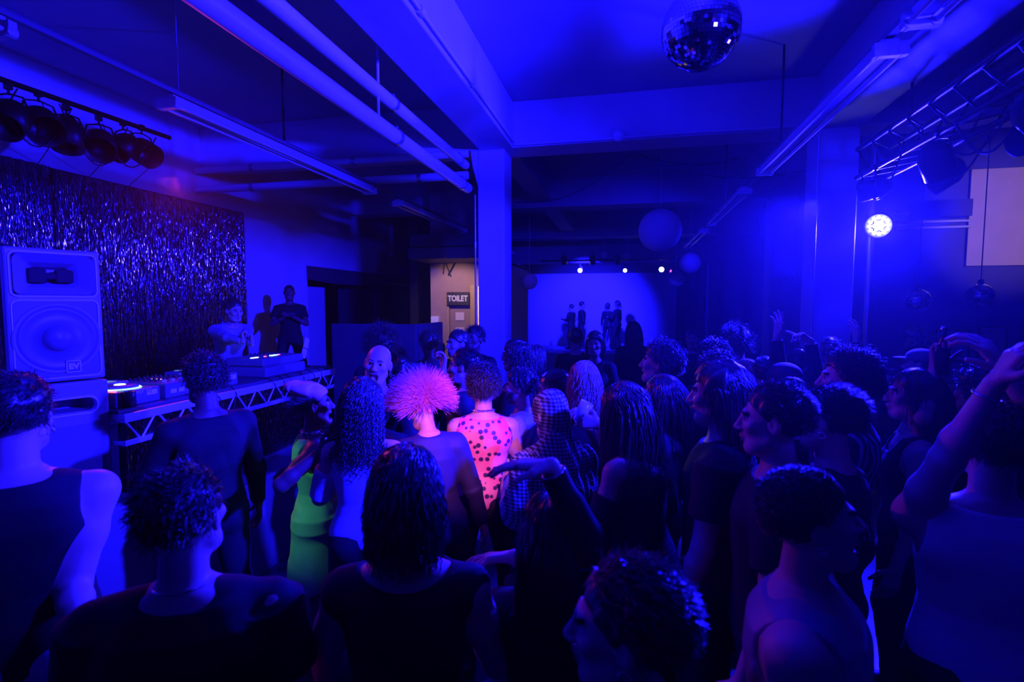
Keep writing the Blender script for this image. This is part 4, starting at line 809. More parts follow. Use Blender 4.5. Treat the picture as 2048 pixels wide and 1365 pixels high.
    for s in (-1, 1):
        F.cone(H(s * .052 * jw, .005, -.062), H(s * .022, .060, -.100 - op * .02), .020, .016, 0.025); F.ell(H(s * .042, .064, -.020), (.022, .020, .018), HR, 0.02)
        F.ell(H(s * .033, .093, .006), (.019, .014, .012), HR, 0.012, 's')
        F.ell(H(s * .079 * hw, -.010, -.004), (.010, .022, .033), HR @ rot('Z', s * 22) @ rot('X', -8), 0.006); F.ell(H(s * .086 * hw, .000, -.001), (.006, .012, .019), HR @ rot('Z', s * 22), 0.004, 's')
    F.cone(H(-.034, .083, .022), H(.034, .083, .022), .0105, .0105, 0.012)
    F.cone(H(0, .088, .012), H(0, .108, -.030), .0085, .0125, 0.010); 
    for s in (-1, 1): F.ell(H(s * .012, .099, -.034), (.009, .010, .008), HR, 0.006)
    if op > 0:
        F.ell(H(0, .092, -.072 - op * .012), (.021, .030, .010 + .020 * op), HR, 0.004, 's')
        F.cone(H(-.018, .086, -.058), H(.018, .086, -.058), .0075, .0075, 0.006); F.cone(H(-.016, .082, -.086 - op * .024), H(.016, .082, -.086 - op * .024), .0085, .0085, 0.006)
    else:
        F.cone(H(-.017, .087, -.062), H(0, .0945, -.061), .005, .0075, 0.006); F.cone(H(.017, .087, -.062), H(0, .0945, -.061), .005, .0075, 0.006); F.cone(H(-.013, .086, -.073), H(.013, .086, -.073), .008, .008, 0.006)
    # placement
    print('PERSON %2d sc=%.3f H=%.2f loc=(%.2f,%.2f) %s' % (seed, sc, W[2] - floor, loc[0], loc[1], label[:40]))
    # mesh body: coarse body, fine head and hands, in one mesh
    boxes = [(HC - .155, HC + .155)]
    for (S, E_, Wp, hd_, pn, wd) in arms: c = Wp + hd_ * .09; boxes.append((c - .115, c + .115))
    lo, hi = F.bounds(); parts = []; V, Q = F.mesh(vox, lo, hi); cen = V[Q].mean(1); keep = np.ones(len(Q), bool)
    hv = hvox
    for i, (a, b) in enumerate(boxes):
        keep &= ~np.all((cen > a + vox * 1.3) & (cen < b - vox * 1.3), 1)
    V2 = [(V, Q[keep])]
    for i, (a, b) in enumerate(boxes):
        h = hv if i == 0 else 0.0042
        vv, qq = F.mesh(h, a, b); 
        if i: cc = vv[qq].mean(1); qq = qq[~np.all((cc > boxes[0][0] + h * 2) & (cc < boxes[0][1] - h * 2), 1)] if len(qq) else qq
        if len(qq): V2.append((vv, qq))
    V, Q = join_parts(V2); cen = V[Q].mean(1); q = (cen - HC) @ HR; mi = np.zeros(len(Q), int)
    inh = np.abs(q).max(1) < .14; x_, y_, z_ = q.T
    if op > 0: lips = inh & (np.abs(x_) < .026) & (y_ > .070) & (np.abs(z_ + .072 + op * .012) < .024 + op * .02); deep = lips & (y_ < .080) & (np.abs(z_ + .072 + op * .012) < .006 + .016 * op); mi[lips] = 1; mi[deep] = 3
    else: lips = inh & (np.abs(x_) < .021) & (y_ > .086) & (z_ > -.083) & (z_ < -.054); mi[lips] = 1
    br = inh & (np.abs(np.abs(x_) - .033) < .021) & (y_ > .070) & (np.abs(z_ - .028 + np.abs(np.abs(x_) - .03) * .25) < .0045); mi[br] = 2
    root = link('person', fast_mesh('person_body', V * sc, Q, [skin(tone), lipm, browm, mouthm], mi)); root.location = loc; root.rotation_euler = (0, 0, fa); tag(root, label, 'person', group)
    def child(name, VQ, m, smooth=True):
        V, Q = VQ
        return link(name, fast_mesh(name, V * sc, Q, [m], smooth=smooth), root) if len(Q) else None
    # eyes
    if face_detail:
        for s in (-1, 1):
            e = MB(); c = H(s * .032, .0735, .004); nseg = 12
            vs = []; fs = []
            for i in range(9):
                for j in range(16):
                    a = PI * i / 8; b = 2 * PI * j / 16; vs.append((c + HR @ np.array([math.sin(a) * math.cos(b), math.cos(a), math.sin(a) * math.sin(b)]) * .0128) * sc)
            for i in range(8):
                for j in range(16): e.cur = 1 if i < 2 else 0; e.add([vs[i * 16 + j], vs[i * 16 + (j + 1) % 16], vs[(i + 1) * 16 + (j + 1) % 16], vs[(i + 1) * 16 + j]], [(0, 1, 2, 3)], True)
            e.build('eye', [eyem, irism], root)
    # ---- clothes
    def limb_cloth(G, a, b, r1, r2, k=0.02): G.cone(a, b, r1, r2, k, cap=True)
    topm = topm or mat('black_top', (0.008, 0.008, 0.012), 0.85)
    if top != 'none':
        G = Field(); inf = .010 + topx; zt = .50
        zlo = {'tshirt': -.10, 'long': -.10, 'tank': -.10, 'dress': -.10, 'offshoulder': -.02, 'crop': .16, 'sheer': -.08}.get(top, -.1)
        G.loft(O, TR, TZS, hwp, hdp, TYC, 0.02, infl=inf, zlo=zlo, zhi=.53 if top not in ('offshoulder',) else .42)
        if sex == 'f':
            for s in (-1, 1): G.ell(T(s * .068, .085, .345), (.062 + inf, .055 + inf, .062 + inf), TR, 0.04)
        if sex == 'm':
            for s in (-1, 1): G.ell(T(s * .08, -.07, .40), (.08 + inf, .045 + inf, .09), TR, 0.03); G.ell(T(s * .07, .07, .40), (.085 + inf, .05 + inf, .06), TR, 0.03)
        if top not in ('offshoulder', 'dress'):
            for s in (-1, 1): G.cone(T(s * .03, -.015, .51), T(s * (shx - (.005 if top not in ('tank', 'sheer') else .055)), -.01, .467), .048 + inf * .8, .055 * build + inf * .8, 0.03)
        if top in ('tank', 'dress'):
            for s in (-1, 1): G.ell(T(s * (shx + .022), 0, .44), (.082, .12, .115), TR, 0.01, 's')
        if top == 'dress': 
            for s in (-1, 1): G.cone(T(s * .085, -.06, .40), T(s * .06, -.03, .53), .022, .022, 0.012); G.cone(T(s * .085, .07, .38), T(s * .06, -.02, .53), .022, .022, 0.012)
            G.cone(np.array([0, 0, .96]), np.array([0, .01, .56]), .175 * build, .235, 0.05, cap=True, flat=(0, 1, 0), ff=.8)
        for (S, E_, Wp, hd_, pn, wd), s in zip(arms, (-1, 1)):
            d1 = E_ - S; d2 = Wp - E_
            if top == 'tshirt': limb_cloth(G, S - d1 * .05, S + d1 * .62, .064 * build + inf * .7, .062 + inf, 0.03)
            elif top == 'long': G.cone(S, E_, .064 * build + inf * .5, .055, 0.03); limb_cloth(G, E_ - d2 * .02, E_ + d2 * .93, .056, .042, 0.025)
            elif top == 'offshoulder': limb_cloth(G, S + d1 * .35, S + d1 * .95, .066, .058, 0.03)
        # neckline
        if top in ('tshirt', 'long', 'tank'):
            wn = {'tshirt': .078, 'long': .074, 'tank': .095}[top]; G.ell(T(0, .015, .575 if top != 'tank' else .56), (wn, wn * .95, .065 if top != 'tank' else .085), TR, 0.006, 's')
            if top == 'tank': G.ell(T(0, .10, .52), (.075, .07, .085), TR, 0.01, 's')
        elif top == 'dress': G.ell(T(0, 0, .56), (.075, .2, .13), TR, 0.01, 's')
        elif top == 'wide': G.ell(T(0, -.02, .56), (.125, .13, .07), TR, 0.008, 's')
        G.noise(.0045 + topx * .25, 16, seed, (1, 1, 1.5))
        child({'dress': 'dress', 'tank': 'tank_top', 'sheer': 'mesh_top', 'wide': 'wide_neck_top', 'offshoulder': 'off_shoulder_top', 'crop': 'crop_top', 'long': 'long_sleeve_top', 'tshirt': 'shirt'}[top], G.mesh(max(vox * .85, .006)), topm)
    if bottom != 'none':
        G = Field(); G.loft(O, TR, TZS, [q + .005 for q in hwp], [q + .005 for q in hdp], TYC, 0.02, zlo=-.09, zhi=.04); G.ell((-.075, -.055, .90), (.090, .080, .088), None, .03); G.ell((.075, -.055, .90), (.090, .080, .088), None, .03)
        for s, an in zip((-1, 1), feet):
            hip = np.array([s * .09, 0, .90]); kn = np.array([an[0] - s * .01, .03, .49]); G.cone(hip, kn, .100 * build, .072, 0.03)
            if bottom == 'trousers': G.cone(kn, an - [0, 0, .02], .072, .062, 0.03, cap=False)
        if bottom == 'trousers': G.plane((0, 0, .075), (0, 0, -1))
        else: G.plane((0, 0, .60), (0, 0, -1))
        G.noise(.004, 14, seed + 9); child('trousers' if bottom == 'trousers' else 'shorts', G.mesh(max(vox, .011)), botm or trousm)
    for an, s in zip(feet, (-1, 1)):
        G = Field(); G.cone(an + [0, -.03, -.035], an + [s * .02, .145, -.05], .050, .038, 0.02); G.cone(an, an + [0, 0, .03], .048, .05, .02); G.plane((0, 0, 0.0), (0, 0, -1)); child('shoe', G.mesh(.010), shoem)
    # ---- hair
    hm_ = hairm[hcol]; SE = (H(0, -.018, .034), np.array([.080 * hw, .100, .094]), HR)
    if hair not in ('bald', 'none'):
        G = Field(); t = {'buzz': .003, 'short': .007, 'curly': .011, 'long': .010, 'afro': .040, 'spiky': .012, 'bob': .016, 'bun': .007, 'wavy': .014, 'curls': .018}[hair]
        G.ell(H(0, -.020, .036), (.078 * hw + t, .098 + t, .091 + t), HR, 0.0)
        if hair in ('long', 'bob', 'wavy', 'curls'): G.ell(H(0, -.055, -.03), (.078, .060, .10), HR, 0.03)
        # hairline: cut away the face side
        n1 = HR @ nrmz([0, 1, -1.05]); G.plane(H(0, .036, .028), n1); n2 = HR @ nrmz([0, .25, -1]); G.plane(H(0, -.05, -.088 if hair not in ('long', 'bob', 'wavy', 'curls') else -.12), n2)
        if hair == 'bun': G.ell(H(0, -.085, .095), (.042, .042, .040), HR, 0.006)
        if hair not in ('buzz',): G.noise(.004 if hair in ('short', 'bun', 'long') else .010, 55 if hair != 'long' else 40, seed + 3, (1, 1, 2.5) if hair == 'long' else (1, 1, 1))
        parts = [G.mesh(max(hvox, .005))]
        nS = int(hair_n * (1.6 if depth < 4 else 1))
        if nS and hair != 'buzz':
            u = rg.normal(0, 1, (nS * 3, 3)); u /= np.linalg.norm(u, axis=1)[:, None]
            ok = (u[:, 2] > -.55) & (u[:, 1] < .42 + .75 * np.clip(u[:, 2] - .25, -0.6, .6)); u = u[ok][:nS]; rt = SE[0] + (u * (SE[1] - .002 + t * .5)) @ HR.T; nr = nrmz_rows((u / SE[1]) @ HR.T)
            up = HR @ np.array([0, 0, 1.0]); bk = HR @ np.array([0, -1.0, 0]); coll = [(SE[0], SE[1] + .004 + t * .6, HR)]
            tc_ = [(T(0, -.015, .42), np.array([.20 * build, .125, .13]), TR), (NB + nd * .05, np.array([.062, .062, .09]), TR), (T(0, -.0, .30), np.array([.165 * build, .125, .2]), TR)]
            if hair == 'short': parts.append(strands(rt, nrmz_rows(nr * .28 + bk * .6 + up * .1 + rg.normal(0, .28, nr.shape)), .03 if hlen == .3 else hlen * .8, 4, .15, 0, 0, .0016, coll, seed))
            elif hair == 'bun': parts.append(strands(rt, nrmz_rows(nr * .25 + bk * .7 + up * .3), .05, 4, .0, 0, 0, .0012, coll, seed))
            elif hair == 'curly': parts.append(strands(rt, nrmz_rows(nr * .55 + bk * .3 + rg.normal(0, .5, nr.shape)), .05 if hlen == .3 else hlen, 9, .16, 190, .0055, .0021, coll, seed))
            elif hair == 'afro': parts.append(strands(rt, nrmz_rows(nr + rg.normal(0, .25, nr.shape)), .09, 9, .02, 190, .007, .0018, coll, seed))
            elif hair == 'spiky': parts.append(strands(rt, nrmz_rows(nr * np.array([1.7, .9, .38]) + np.array(extra_dir.get(seed, (0, 0, 1.0))) * 1.0 + rg.normal(0, .25, nr.shape)), .12, 8, .02, 0, 0, .0015, coll, seed))
            elif hair == 'bob': parts.append(strands(rt, nrmz_rows(nr * .15 + bk * .45), .20, 12, .6, 0, 0, .0026, coll + tc_, seed))
            elif hair == 'wavy': parts.append(strands(rt, nrmz_rows(nr * .2 + bk * .5), hlen, 16, .5, 75, .006, .0026, coll + tc_, seed))
            elif hair == 'curls': parts.append(strands(rt, nrmz_rows(nr * .3 + bk * .5), hlen, 26, .5, 150, .010, .0026, coll + tc_, seed))
            elif hair == 'long': parts.append(strands(rt, nrmz_rows(nr * .12 + bk * .5), hlen, 16, .6, 22, .005, .0027, coll + tc_, seed))
        child('hair', join_parts([p for p in parts if len(p[1])]), hm_)
    if beard:
        G = Field(); G.ell(H(0, .030, -.060), (.068, .068, .068), HR, 0.0); G.cone(H(-.03, .05, -.098), H(.03, .05, -.098), .030, .030, .02); G.plane(H(0, .0, -.030), HR @ np.array([0, -.5, 1.0])); G.ell(H(0, .1, -.045), (.03, .03, .016), HR, .003, 's')
        G.noise(.004, 60, seed); child('beard', G.mesh(.005), hm_)
    ctx = dict(root=root, H=H, T=T, HR=HR, TR=TR, sc=sc, arms=arms, child=child, HC=HC, NB=NB, nd=nd, loc=loc, face=fa)
    return ctx
def nrmz_rows(a): return a / (np.linalg.norm(a, axis=1)[:, None] + 1e-9)
extra_dir = {}
def acc_mb(ctx, name, build, m):                                   # small accessory built in unscaled body coordinates
    mb = MB(); build(mb); mb.v = [tuple(np.array(v) * ctx['sc']) for v in mb.v]; return mb.build(name, m, ctx['root'])
def ring(mb, c, u, v, r, tr, n=20):
    c, u, v = np.array(c), nrmz(u), nrmz(v); mb.tube([tuple(c + (u * math.cos(t) + v * math.sin(t)) * r) for t in np.linspace(0, 2 * PI, n + 1)], tr, 6)
def bracelet(ctx, i, r=.032, m=None, at=0.04):
    S, E_, Wp, hd, pn, wd = ctx['arms'][i]; d = nrmz(Wp - E_); a = nrmz(np.cross(d, [0.3, 0.5, .8])); b = np.cross(d, a)
    acc_mb(ctx, 'bracelet', lambda mb: ring(mb, Wp - d * at, a, b, r, .0035), m or metalm)
def earring(ctx, s, drop=.03, r=.008):
    acc_mb(ctx, 'earring', lambda mb: ring(mb, ctx['H'](s * .087, -.008, -.04) - np.array([0, 0, drop * .5]), (0, 1, 0), (0, 0, 1), r + drop * .4, .0022, 14), metalm)
def necklace(ctx, r=.063, z=.0, tr=.004, beads=0, m=None):
    nd, NB = ctx['nd'], ctx['NB']; a = ctx['TR'] @ np.array([1.0, 0, 0]); b = nrmz(np.cross(nd, a)); c = NB + nd * (.02 + z)
    def f(mb):
        ring(mb, c, a, b, r, tr, 28)
        for k in range(beads):
            t = 2 * PI * k / beads; p = c + (a * math.cos(t) + b * math.sin(t)) * (r + .004); mb.lathe([(0, .008), (.007, .005), (.009, 0), (.007, -.005), (0, -.008)], 8, Matrix.Translation(tuple(p)))
    acc_mb(ctx, 'necklace', f, m or metalm)
def glasses(ctx, m=None):
    H = ctx['H']
    def f(mb):
        for s in (-1, 1): ring(mb, H(s * .034, .098, .002), ctx['HR'] @ np.array([1.0, 0, 0]), ctx['HR'] @ np.array([0, 0, 1.0]), .022, .0018, 18); mb.tube([tuple(H(s * .056, .096, .006)), tuple(H(s * .078, .05, .008)), tuple(H(s * .080, -.01, .002))], .0018, 5)
        mb.tube([tuple(H(-.012, .1, .004)), tuple(H(.012, .1, .004))], .0018, 5)
    acc_mb(ctx, 'glasses', f, m or black)

# ------------------------------------------------------------------ the crowd
shiny = mat('satin_tank', (0.30, 0.30, 0.36), 0.42, noise=0.1, nscale=14, bump=0.1)
white_t = mat('white_cotton', (0.75, 0.75, 0.8), 0.8, bump=0.1, nscale=30)
stripe_w = mat('striped_shirt', (0.2, 0.2, 0.2), 0.8, setup=s_stripes((0.02, 0.02, 0.04), (0.40, 0.40, 0.48), 9, 'X', 0.62, 0.7))
leopard = mat('leopard_mesh', (0.8, 0.3, 0.4), 0.6, setup=s_spots((0.05, 0.02, 0.12), (0.92, 0.13, 0.42), 23, 0.30, 0.38))
gingham = mat('checked_scarf', (0.5, 0.5, 0.5), 0.85, setup=s_check((0.05, 0.05, 0.07), (0.42, 0.42, 0.46), 17))
greend = mat('green_cotton', (0.30, 0.85, 0.35), 0.8, noise=0.1, nscale=20)
navy = mat('navy_knit', (0.015, 0.015, 0.07), 0.7); bluet = mat('pale_blue_top', (0.45, 0.5, 0.75), 0.6); sequin = mat('sequin_cloth', (0.3, 0.3, 0.35), 0.25, metal=0.7, bump=1.0, nscale=160)
denim = mat('denim', (0.10, 0.13, 0.3), 0.8, noise=0.2, nscale=60); greyt = mat('grey_cotton', (0.14, 0.14, 0.16), 0.85); beretm = mat('beret_felt', (0.8, 0.45, 0.5), 0.8, bump=0.2, nscale=40)
# foreground
c = person('person in black tank top at the left frame edge, bare arm lit blue', 30, 752, 1.72, 42, 'm', 'light', hair='short', hair_n=700, armR=dict(px=(165, 1290, 1.55), elbow=(150, 1160, 1.75)), armL='down', top='tank', build=1.08, head=(-6, 0, 2), vox=.007, hvox=.0045, bottom='shorts', botm=bluet)
earring(c, 1, .012)
c = person('person with short dark hair and black shirt standing in front of the DJ platform', 368, 938, 1.3, 28, 'm', 'light', hair='short', hair_n=1100, hlen=.045, top='tshirt', topx=.004, build=1.12, head=(-14, 4, 0), vox=.007, hvox=.0045)
necklace(c, .066, -.01, .003)
c = person('person with thick dark hair and wide neck black top in the centre foreground', 812, 902, 1.42, 16, 'f', 'light', hair='wavy', hlen=.15, hair_n=1500, top='wide', build=1.06, vox=.007, armR='bent', armL='bent')
c = person('person with dark shoulder length hair, ringed left hand forward, black sleeved elbow raised', 1104, 992, 1.5, 4, 'f', 'light', hair='long', hlen=.26, hair_n=1300, top='long', vox=.0075, armL=dict(px=(1030, 1115, 1.62), elbow=(1060, 1290, 1.6), hdw=(-1, 0.1, -.05), pnw=(0, -.2, -1), curl=[10, 20, 35, 45, 20]), armR=dict(px=(1098, 922, 1.38), elbow=(1300, 900, 1.42), hdw=(-1, .1, .05), pnw=(0, 0, -1), curl=15))
bracelet(c, 1, .034, at=.02); bracelet(c, 1, .034, at=.045)
acc_mb(c, 'ring', lambda mb: ring(mb, c['arms'][0][2] + c['arms'][0][3] * .10 + c['arms'][0][5] * .01, c['arms'][0][4], c['arms'][0][5], .011, .0025, 14), metalm)
c = person('dark haired person nearest the camera in profile facing left, bottom centre', 1246, 1138, 0.98, 88, 'f', 'light', hair='short', hlen=.05, hair_n=1900, top='long', vox=.007, hvox=.004, armL='down', armR='down', face_detail=True)
earring(c, -1, .01)
c = person('man in satin tank top looking up to the right, right foreground', 1628, 948, 1.3, -112, 'm', 'light', hair='short', hlen=.02, hair_n=2200, top='tank', topm=shiny, build=1.12, head=(22, 9, 0), vox=.007, hvox=.0038, face_detail=True, mouth=.25, armL='down', armR='down')
earring(c, 1, .008, .005)
c = person('person in white tank top at right frame edge, arms raised over the head', 1990, 812, 1.66, -22, 'm', 'light', hair='short', hair_n=900, hlen=.05, top='tank', topm=white_t, build=1.05, head=(10, 8, 0), armL=dict(px=(1990, 768, 1.50), elbow=(1850, 985, 1.45), curl=30), armR=dict(px=(2010, 740, 1.62), elbow=(2140, 900, 1.6), curl=30), vox=.0075)
bracelet(c, 0, .034)
# people around the DJ desk
c = person('person with short dark hair standing against the front of the DJ desk', 405, 716, 2.95, 60, 'm', 'dark', hair='curly', hair_n=700, top='long', build=1.0, head=(8, -4, 0), armL='chest', armR='down')
c = person('DJ in pale shirt leaning on elbows over the desk with chin in hands', 468, 600, 4.95, -118, 'm', 'mid', lean=(24, 0), hair='bun', hair_n=400, top='long', topm=mat('pale_shirt', (0.28, 0.25, 0.32), 0.8, noise=.3, nscale=24), floor=STG, armL=dict(px=(505, 690, 4.75), elbow=(440, 720, 4.6), hdw=(-.3, 0, 1), curl=70), armR=dict(px=(488, 684, 4.7), elbow=(430, 715, 4.5), hdw=(-.2, 0, 1), curl=70), head=(6, -6, 0), face_detail=True)
necklace(c, .064, 0, .003); earring(c, -1, .02)
c = person('dark clothed man standing by the wall behind the far end of the DJ desk', 578, 571, 7.9, -150, 'm', 'dark', hair='buzz', top='tshirt', floor=STG, hair_n=0, armL='chest', armR='chest')
# lit group in the middle
c = person('woman in green dress and pink beret shouting in profile beside the DJ desk', 628, 772, 3.05, -56, 'f', 'dark', hair='bun', hair_n=300, top='dress', topm=greend, topx=.012, bottom='none', mouth=1.0, head=(0, 6, 0), hvox=.004, vox=.008, armR=dict(px=(640, 905, 2.75), elbow=(590, 945, 2.75)), armL=dict(px=(668, 880, 2.95), elbow=(650, 940, 3.1)), face_detail=True)
H = c['H']
G = Field(); Rb = c['HR'] @ rot('X', -18); G.ell(H(0, -.035, .105), (.118, .128, .048), Rb, 0.01); G.cone(H(-.07, .02, .075), H(.07, .02, .075), .030, .030, .03); G.noise(.006, 34, 5); c['child']('beret', G.mesh(.005), beretm)
necklace(c, .060, -.01, .003, 14); acc_mb(c, 'waist_tie', lambda mb: mb.tube([tuple(c['T'](-.155, .10, .12)), tuple(c['T'](-.17, .0, .12)), tuple(c['T'](-.1, .12, .11)), tuple(c['T'](.10, .12, .11))], .016, 8).tube([tuple(c['T'](-.1, .125, .11)), tuple(c['T'](-.12, .15, .02)), tuple(c['T'](-.11, .155, -.12))], [.02, .024, .012], 8), greend)
c = person('person with long shiny curls and pale off shoulder top, back turned, beside the green dress', 728, 762, 2.75, 18, 'f', 'light', hair='curls', hlen=.30, hair_n=900, top='offshoulder', topm=bluet, head=(-20, 0, 0), armR='bent', armL='bent')
earring(c, -1, .04)
c = person('person with cropped hair and open mouthed smile facing the camera, face lit pink', 755, 692, 3.55, 190, 'm', 'light', hair='none', hair_n=0, top='long', mouth=.9, head=(6, 4, -8), hvox=.0038, face_detail=True, armL='chest', armR=dict(px=(770, 815, 3.2), elbow=(800, 880, 3.3), curl=40))
earring(c, -1, .03)
extra_dir[N_PEOPLE[0] + 1] = (-.3, -.1, .16)
c = person('person with flying bright pink hair and navy top', 842, 778, 3.05, 24, 'f', 'light', hair='spiky', hcol='pink', hair_n=2600, lean=(8, -4), head=(35, -20, 0), top='long', topm=navy, armR='down', armL='down')
c = person('person with short curls in pink leopard mesh top and chain choker, back turned', 966, 736, 3.3, 16, 'm', 'light', hair='curly', hair_n=1300, hlen=.05, top='sheer', topm=leopard, head=(6, 6, 0), vox=.0075, armL='bent', armR='down', build=.98)
necklace(c, .062, .005, .006, 16)
c = person('dark haired person facing left with one thin arm raised in front of the crowd', 926, 700, 3.9, 92, 'm', 'light', hair='short', hair_n=800, top='long', armR='down', armL=dict(px=(886, 742, 3.75), elbow=(905, 800, 3.8), hdw=(.15, 0, 1), pnw=(-1, -.3, 0), curl=[50, 60, 60, 30, 10]))
earring(c, 1, .01)
person('person with a small hair bun seen behind the pink hair', 805, 716, 4.6, 15, 'f', 'mid', hair='bun', hair_n=400, top='long')
person('tall person with round afro behind the smiling face', 764, 665, 5.0, 10, 'm', 'dark', hair='afro', hair_n=900, top='long')
person('person with curly dark hair left of the toilet door', 858, 664, 5.7, 25, 'm', 'dark', hair='curly', hair_n=500, top='tshirt', topm=greyt)
person('small dark headed person far off below the toilet sign', 882, 684, 8.4, -10, 'f', 'dark', hair='bun', hair_n=0, top='long')
person('tall person with cropped hair in front of the toilet door', 914, 662, 5.2, 140, 'm', 'mid', hair='short', hair_n=300, top='long')
person('person with thick dark hair left of the middle column', 948, 655, 5.9, 165, 'm', 'dark', hair='curly', hair_n=500, top='long')
c = person('bearded man with short curls and pale collar facing left by the middle column', 1038, 741, 3.65, 92, 'm', 'mid', hair='curly', hair_n=800, hlen=.035, beard=True, top='long', topm=bluet, mouth=.2, face_detail=True, armL='bent')
earring(c, 1, .006, .005)
c = person('person with wavy hair and glasses in front of the middle column', 1030, 683, 4.4, 80, 'f', 'mid', hair='wavy', hlen=.22, hair_n=600, top='long'); glasses(c)
person('person with long straight hair seen from behind, right of the middle column', 1073, 692, 5.0, -20, 'f', 'light', hair='long', hlen=.3, hair_n=700, hcol='brown', top='long')
c = person('person with a shiny hair clip facing left behind the checked scarf', 1102, 748, 3.5, 95, 'f', 'mid', hair='bun', hair_n=500, top='long', topm=sequin); glasses(c)
acc_mb(c, 'hair_clip', lambda mb: mb.tube([tuple(c['H'](-.03, .06, .105)), tuple(c['H'](0, .03, .128)), tuple(c['H'](.03, -.02, .128))], .010, 8), mat('clip_shine', (.9, .6, .6), .15, metal=.8))
# checked scarf
c = person('person wearing a checked headscarf draped over the shoulders and a white shirt', 1098, 786, 2.78, 38, 'f', 'light', hair='none', top='tshirt', topm=white_t, topx=.006, head=(10, -12, 0), armL='bent', armR='bent')
H, T = c['H'], c['T']; G = Field(); G.ell(H(0, -.02, .032), (.095, .112, .108), c['HR'], 0.0); G.ell(H(0, -.03, -.03), (.082, .10, .10), c['HR'], .03); G.cone(T(0, -.02, .56), T(0, -.03, .44), .095, .13, .05)
for s in (-1, 1): G.cone(T(s * .05, -.02, .50), T(s * .185, -.01, .44), .075, .078, .04); G.cone(T(s * .17, -.01, .45), T(s * .20, .01, .20), .085, .100, .04)
G.ell(T(0, -.05, .30), (.175, .12, .20), c['TR'], .04); G.ell(T(0, .1, .36), (.12, .07, .12), c['TR'], .04); G.ell(H(0, .105, -.01), (.052, .05, .075), c['HR'], .01, 's'); G.plane(T(0, 0, .12), c['TR'] @ nrmz([.3, .1, -1])); G.noise(.010, 26, 8, (1, 1, 2.2)); G.noise(.003, 70, 9, (1, 1, 2))
c['child']('headscarf', G.mesh(.006), gingham)
c = person('person with ruffled fair shoulder length hair, back turned', 1168, 728, 3.3, 12, 'f', 'light', hair='wavy', hcol='blond', hlen=.20, hair_n=1300, top='long', armR=dict(px=(1180, 850, 3.0), elbow=(1215, 900, 3.1), curl=50))
person('tall dark haired person in front of the far stage, left of the centre pair', 1152, 658, 6.6, 5, 'm', 'mid', hair='short', hair_n=300, top='long')
person('dark haired person with round hair facing the camera in front of the far stage', 1190, 666, 5.7, 175, 'f', 'mid', hair='bob', hair_n=400, top='long')
c = person('woman with long glossy hair and bare back bending forward', 1247, 772, 2.45, 55, 'f', 'mid', hair='long', hlen=.36, hair_n=1700, hcol='brown', top='offshoulder', head=(0, -10, 0), lean=(8, 0), armL='bent', armR='down')
earring(c, -1, .05)
person('tall person with long dark hair standing before the far stage', 1266, 645, 7.2, 20, 'f', 'mid', hair='long', hlen=.35, hair_n=500, top='long')
c = person('man with thick wavy hair in profile facing left, face turned up', 1318, 690, 3.45, 78, 'm', 'mid', hair='curly', hair_n=1500, hlen=.05, top='long', head=(0, 8, 0), mouth=.3, face_detail=True)
c = person('woman with long hair and glasses facing left holding a cup', 1322, 754, 3.0, 72, 'f', 'mid', hair='long', hlen=.32, hair_n=1300, hcol='brown', top='long', topm=sequin, armL=dict(px=(1200, 850, 2.75), elbow=(1270, 930, 2.8), hdw=(-1, 0, .25), curl=45), armR='down'); glasses(c); earring(c, 1, .05)
CUP = c['arms'][0]
person('person with curly hair lit from behind, upper of the two curly heads', 1428, 684, 3.95, 25, 'm', 'mid', hair='curly', hair_n=900, hlen=.05, top='long')
person('person with curly hair lit from behind, lower of the two curly heads', 1430, 712, 3.15, 40, 'm', 'mid', hair='curly', hair_n=900, hlen=.05, top='long')
person('person with short fair hair lit bright blue on the right side', 1492, 722, 4.3, 15, 'm', 'light', hair='wavy', hcol='blond', hlen=.12, hair_n=1000, top='long')
c = person('person with thick dark bowl shaped hair in profile facing left', 1436, 730, 2.25, 74, 'm', 'light', hair='bob', hair_n=1300, top='tshirt', build=1.05, face_detail=True)
c = person('man with short dark hair in profile facing left wearing black top, centre right', 1545, 772, 1.9, 78, 'm', 'light', hair='short', hair_n=1500, hlen=.035, top='tshirt', build=1.06, hvox=.004, face_detail=True, armL='down')
c = person('dark haired person in black shirt facing left in front of the striped collar shirt', 1655, 778, 2.08, 58, 'm', 'mid', hair='short', hair_n=1200, hlen=.05, top='tshirt', build=1.0)
earring(c, -1, .01)
c = person('tall man in striped collared shirt facing left with wavy dark hair', 1692, 710, 2.6, 70, 'm', 'light', hair='curly', hair_n=1200, hlen=.06, top='long', topm=stripe_w, head=(8, 5, 0), build=1.08, face_detail=True)
Tq = c['T']; G = Field(); G.cone(Tq(0, -.02, .515), Tq(0, -.01, .57), .075, .068, 0.0, cap=True); G.cone(Tq(0, -.02, .51), Tq(0, -.01, .58), .064, .058, 0.003, op='s'); c['child']('collar', G.mesh(.005), stripe_w)
c = person('person in a flat cap between the raised arms and the striped shirt', 1568, 728, 3.4, 20, 'm', 'mid', hair='buzz', hair_n=0, top='long')
H = c['H']; G = Field(); G.ell(H(0, -.015, .06), (.092, .115, .072), c['HR']); G.ell(H(0, .09, .045), (.07, .06, .012), c['HR'], .01); G.plane(H(0, 0, .03), c['HR'] @ np.array([0, 0, -1.])); c['child']('cap', G.mesh(.005), navy)
person('person with messy dark hair lit blue below the flat cap', 1582, 762, 2.95, 15, 'm', 'mid', hair='wavy', hlen=.08, hair_n=1200, hcol='brown', top='long')
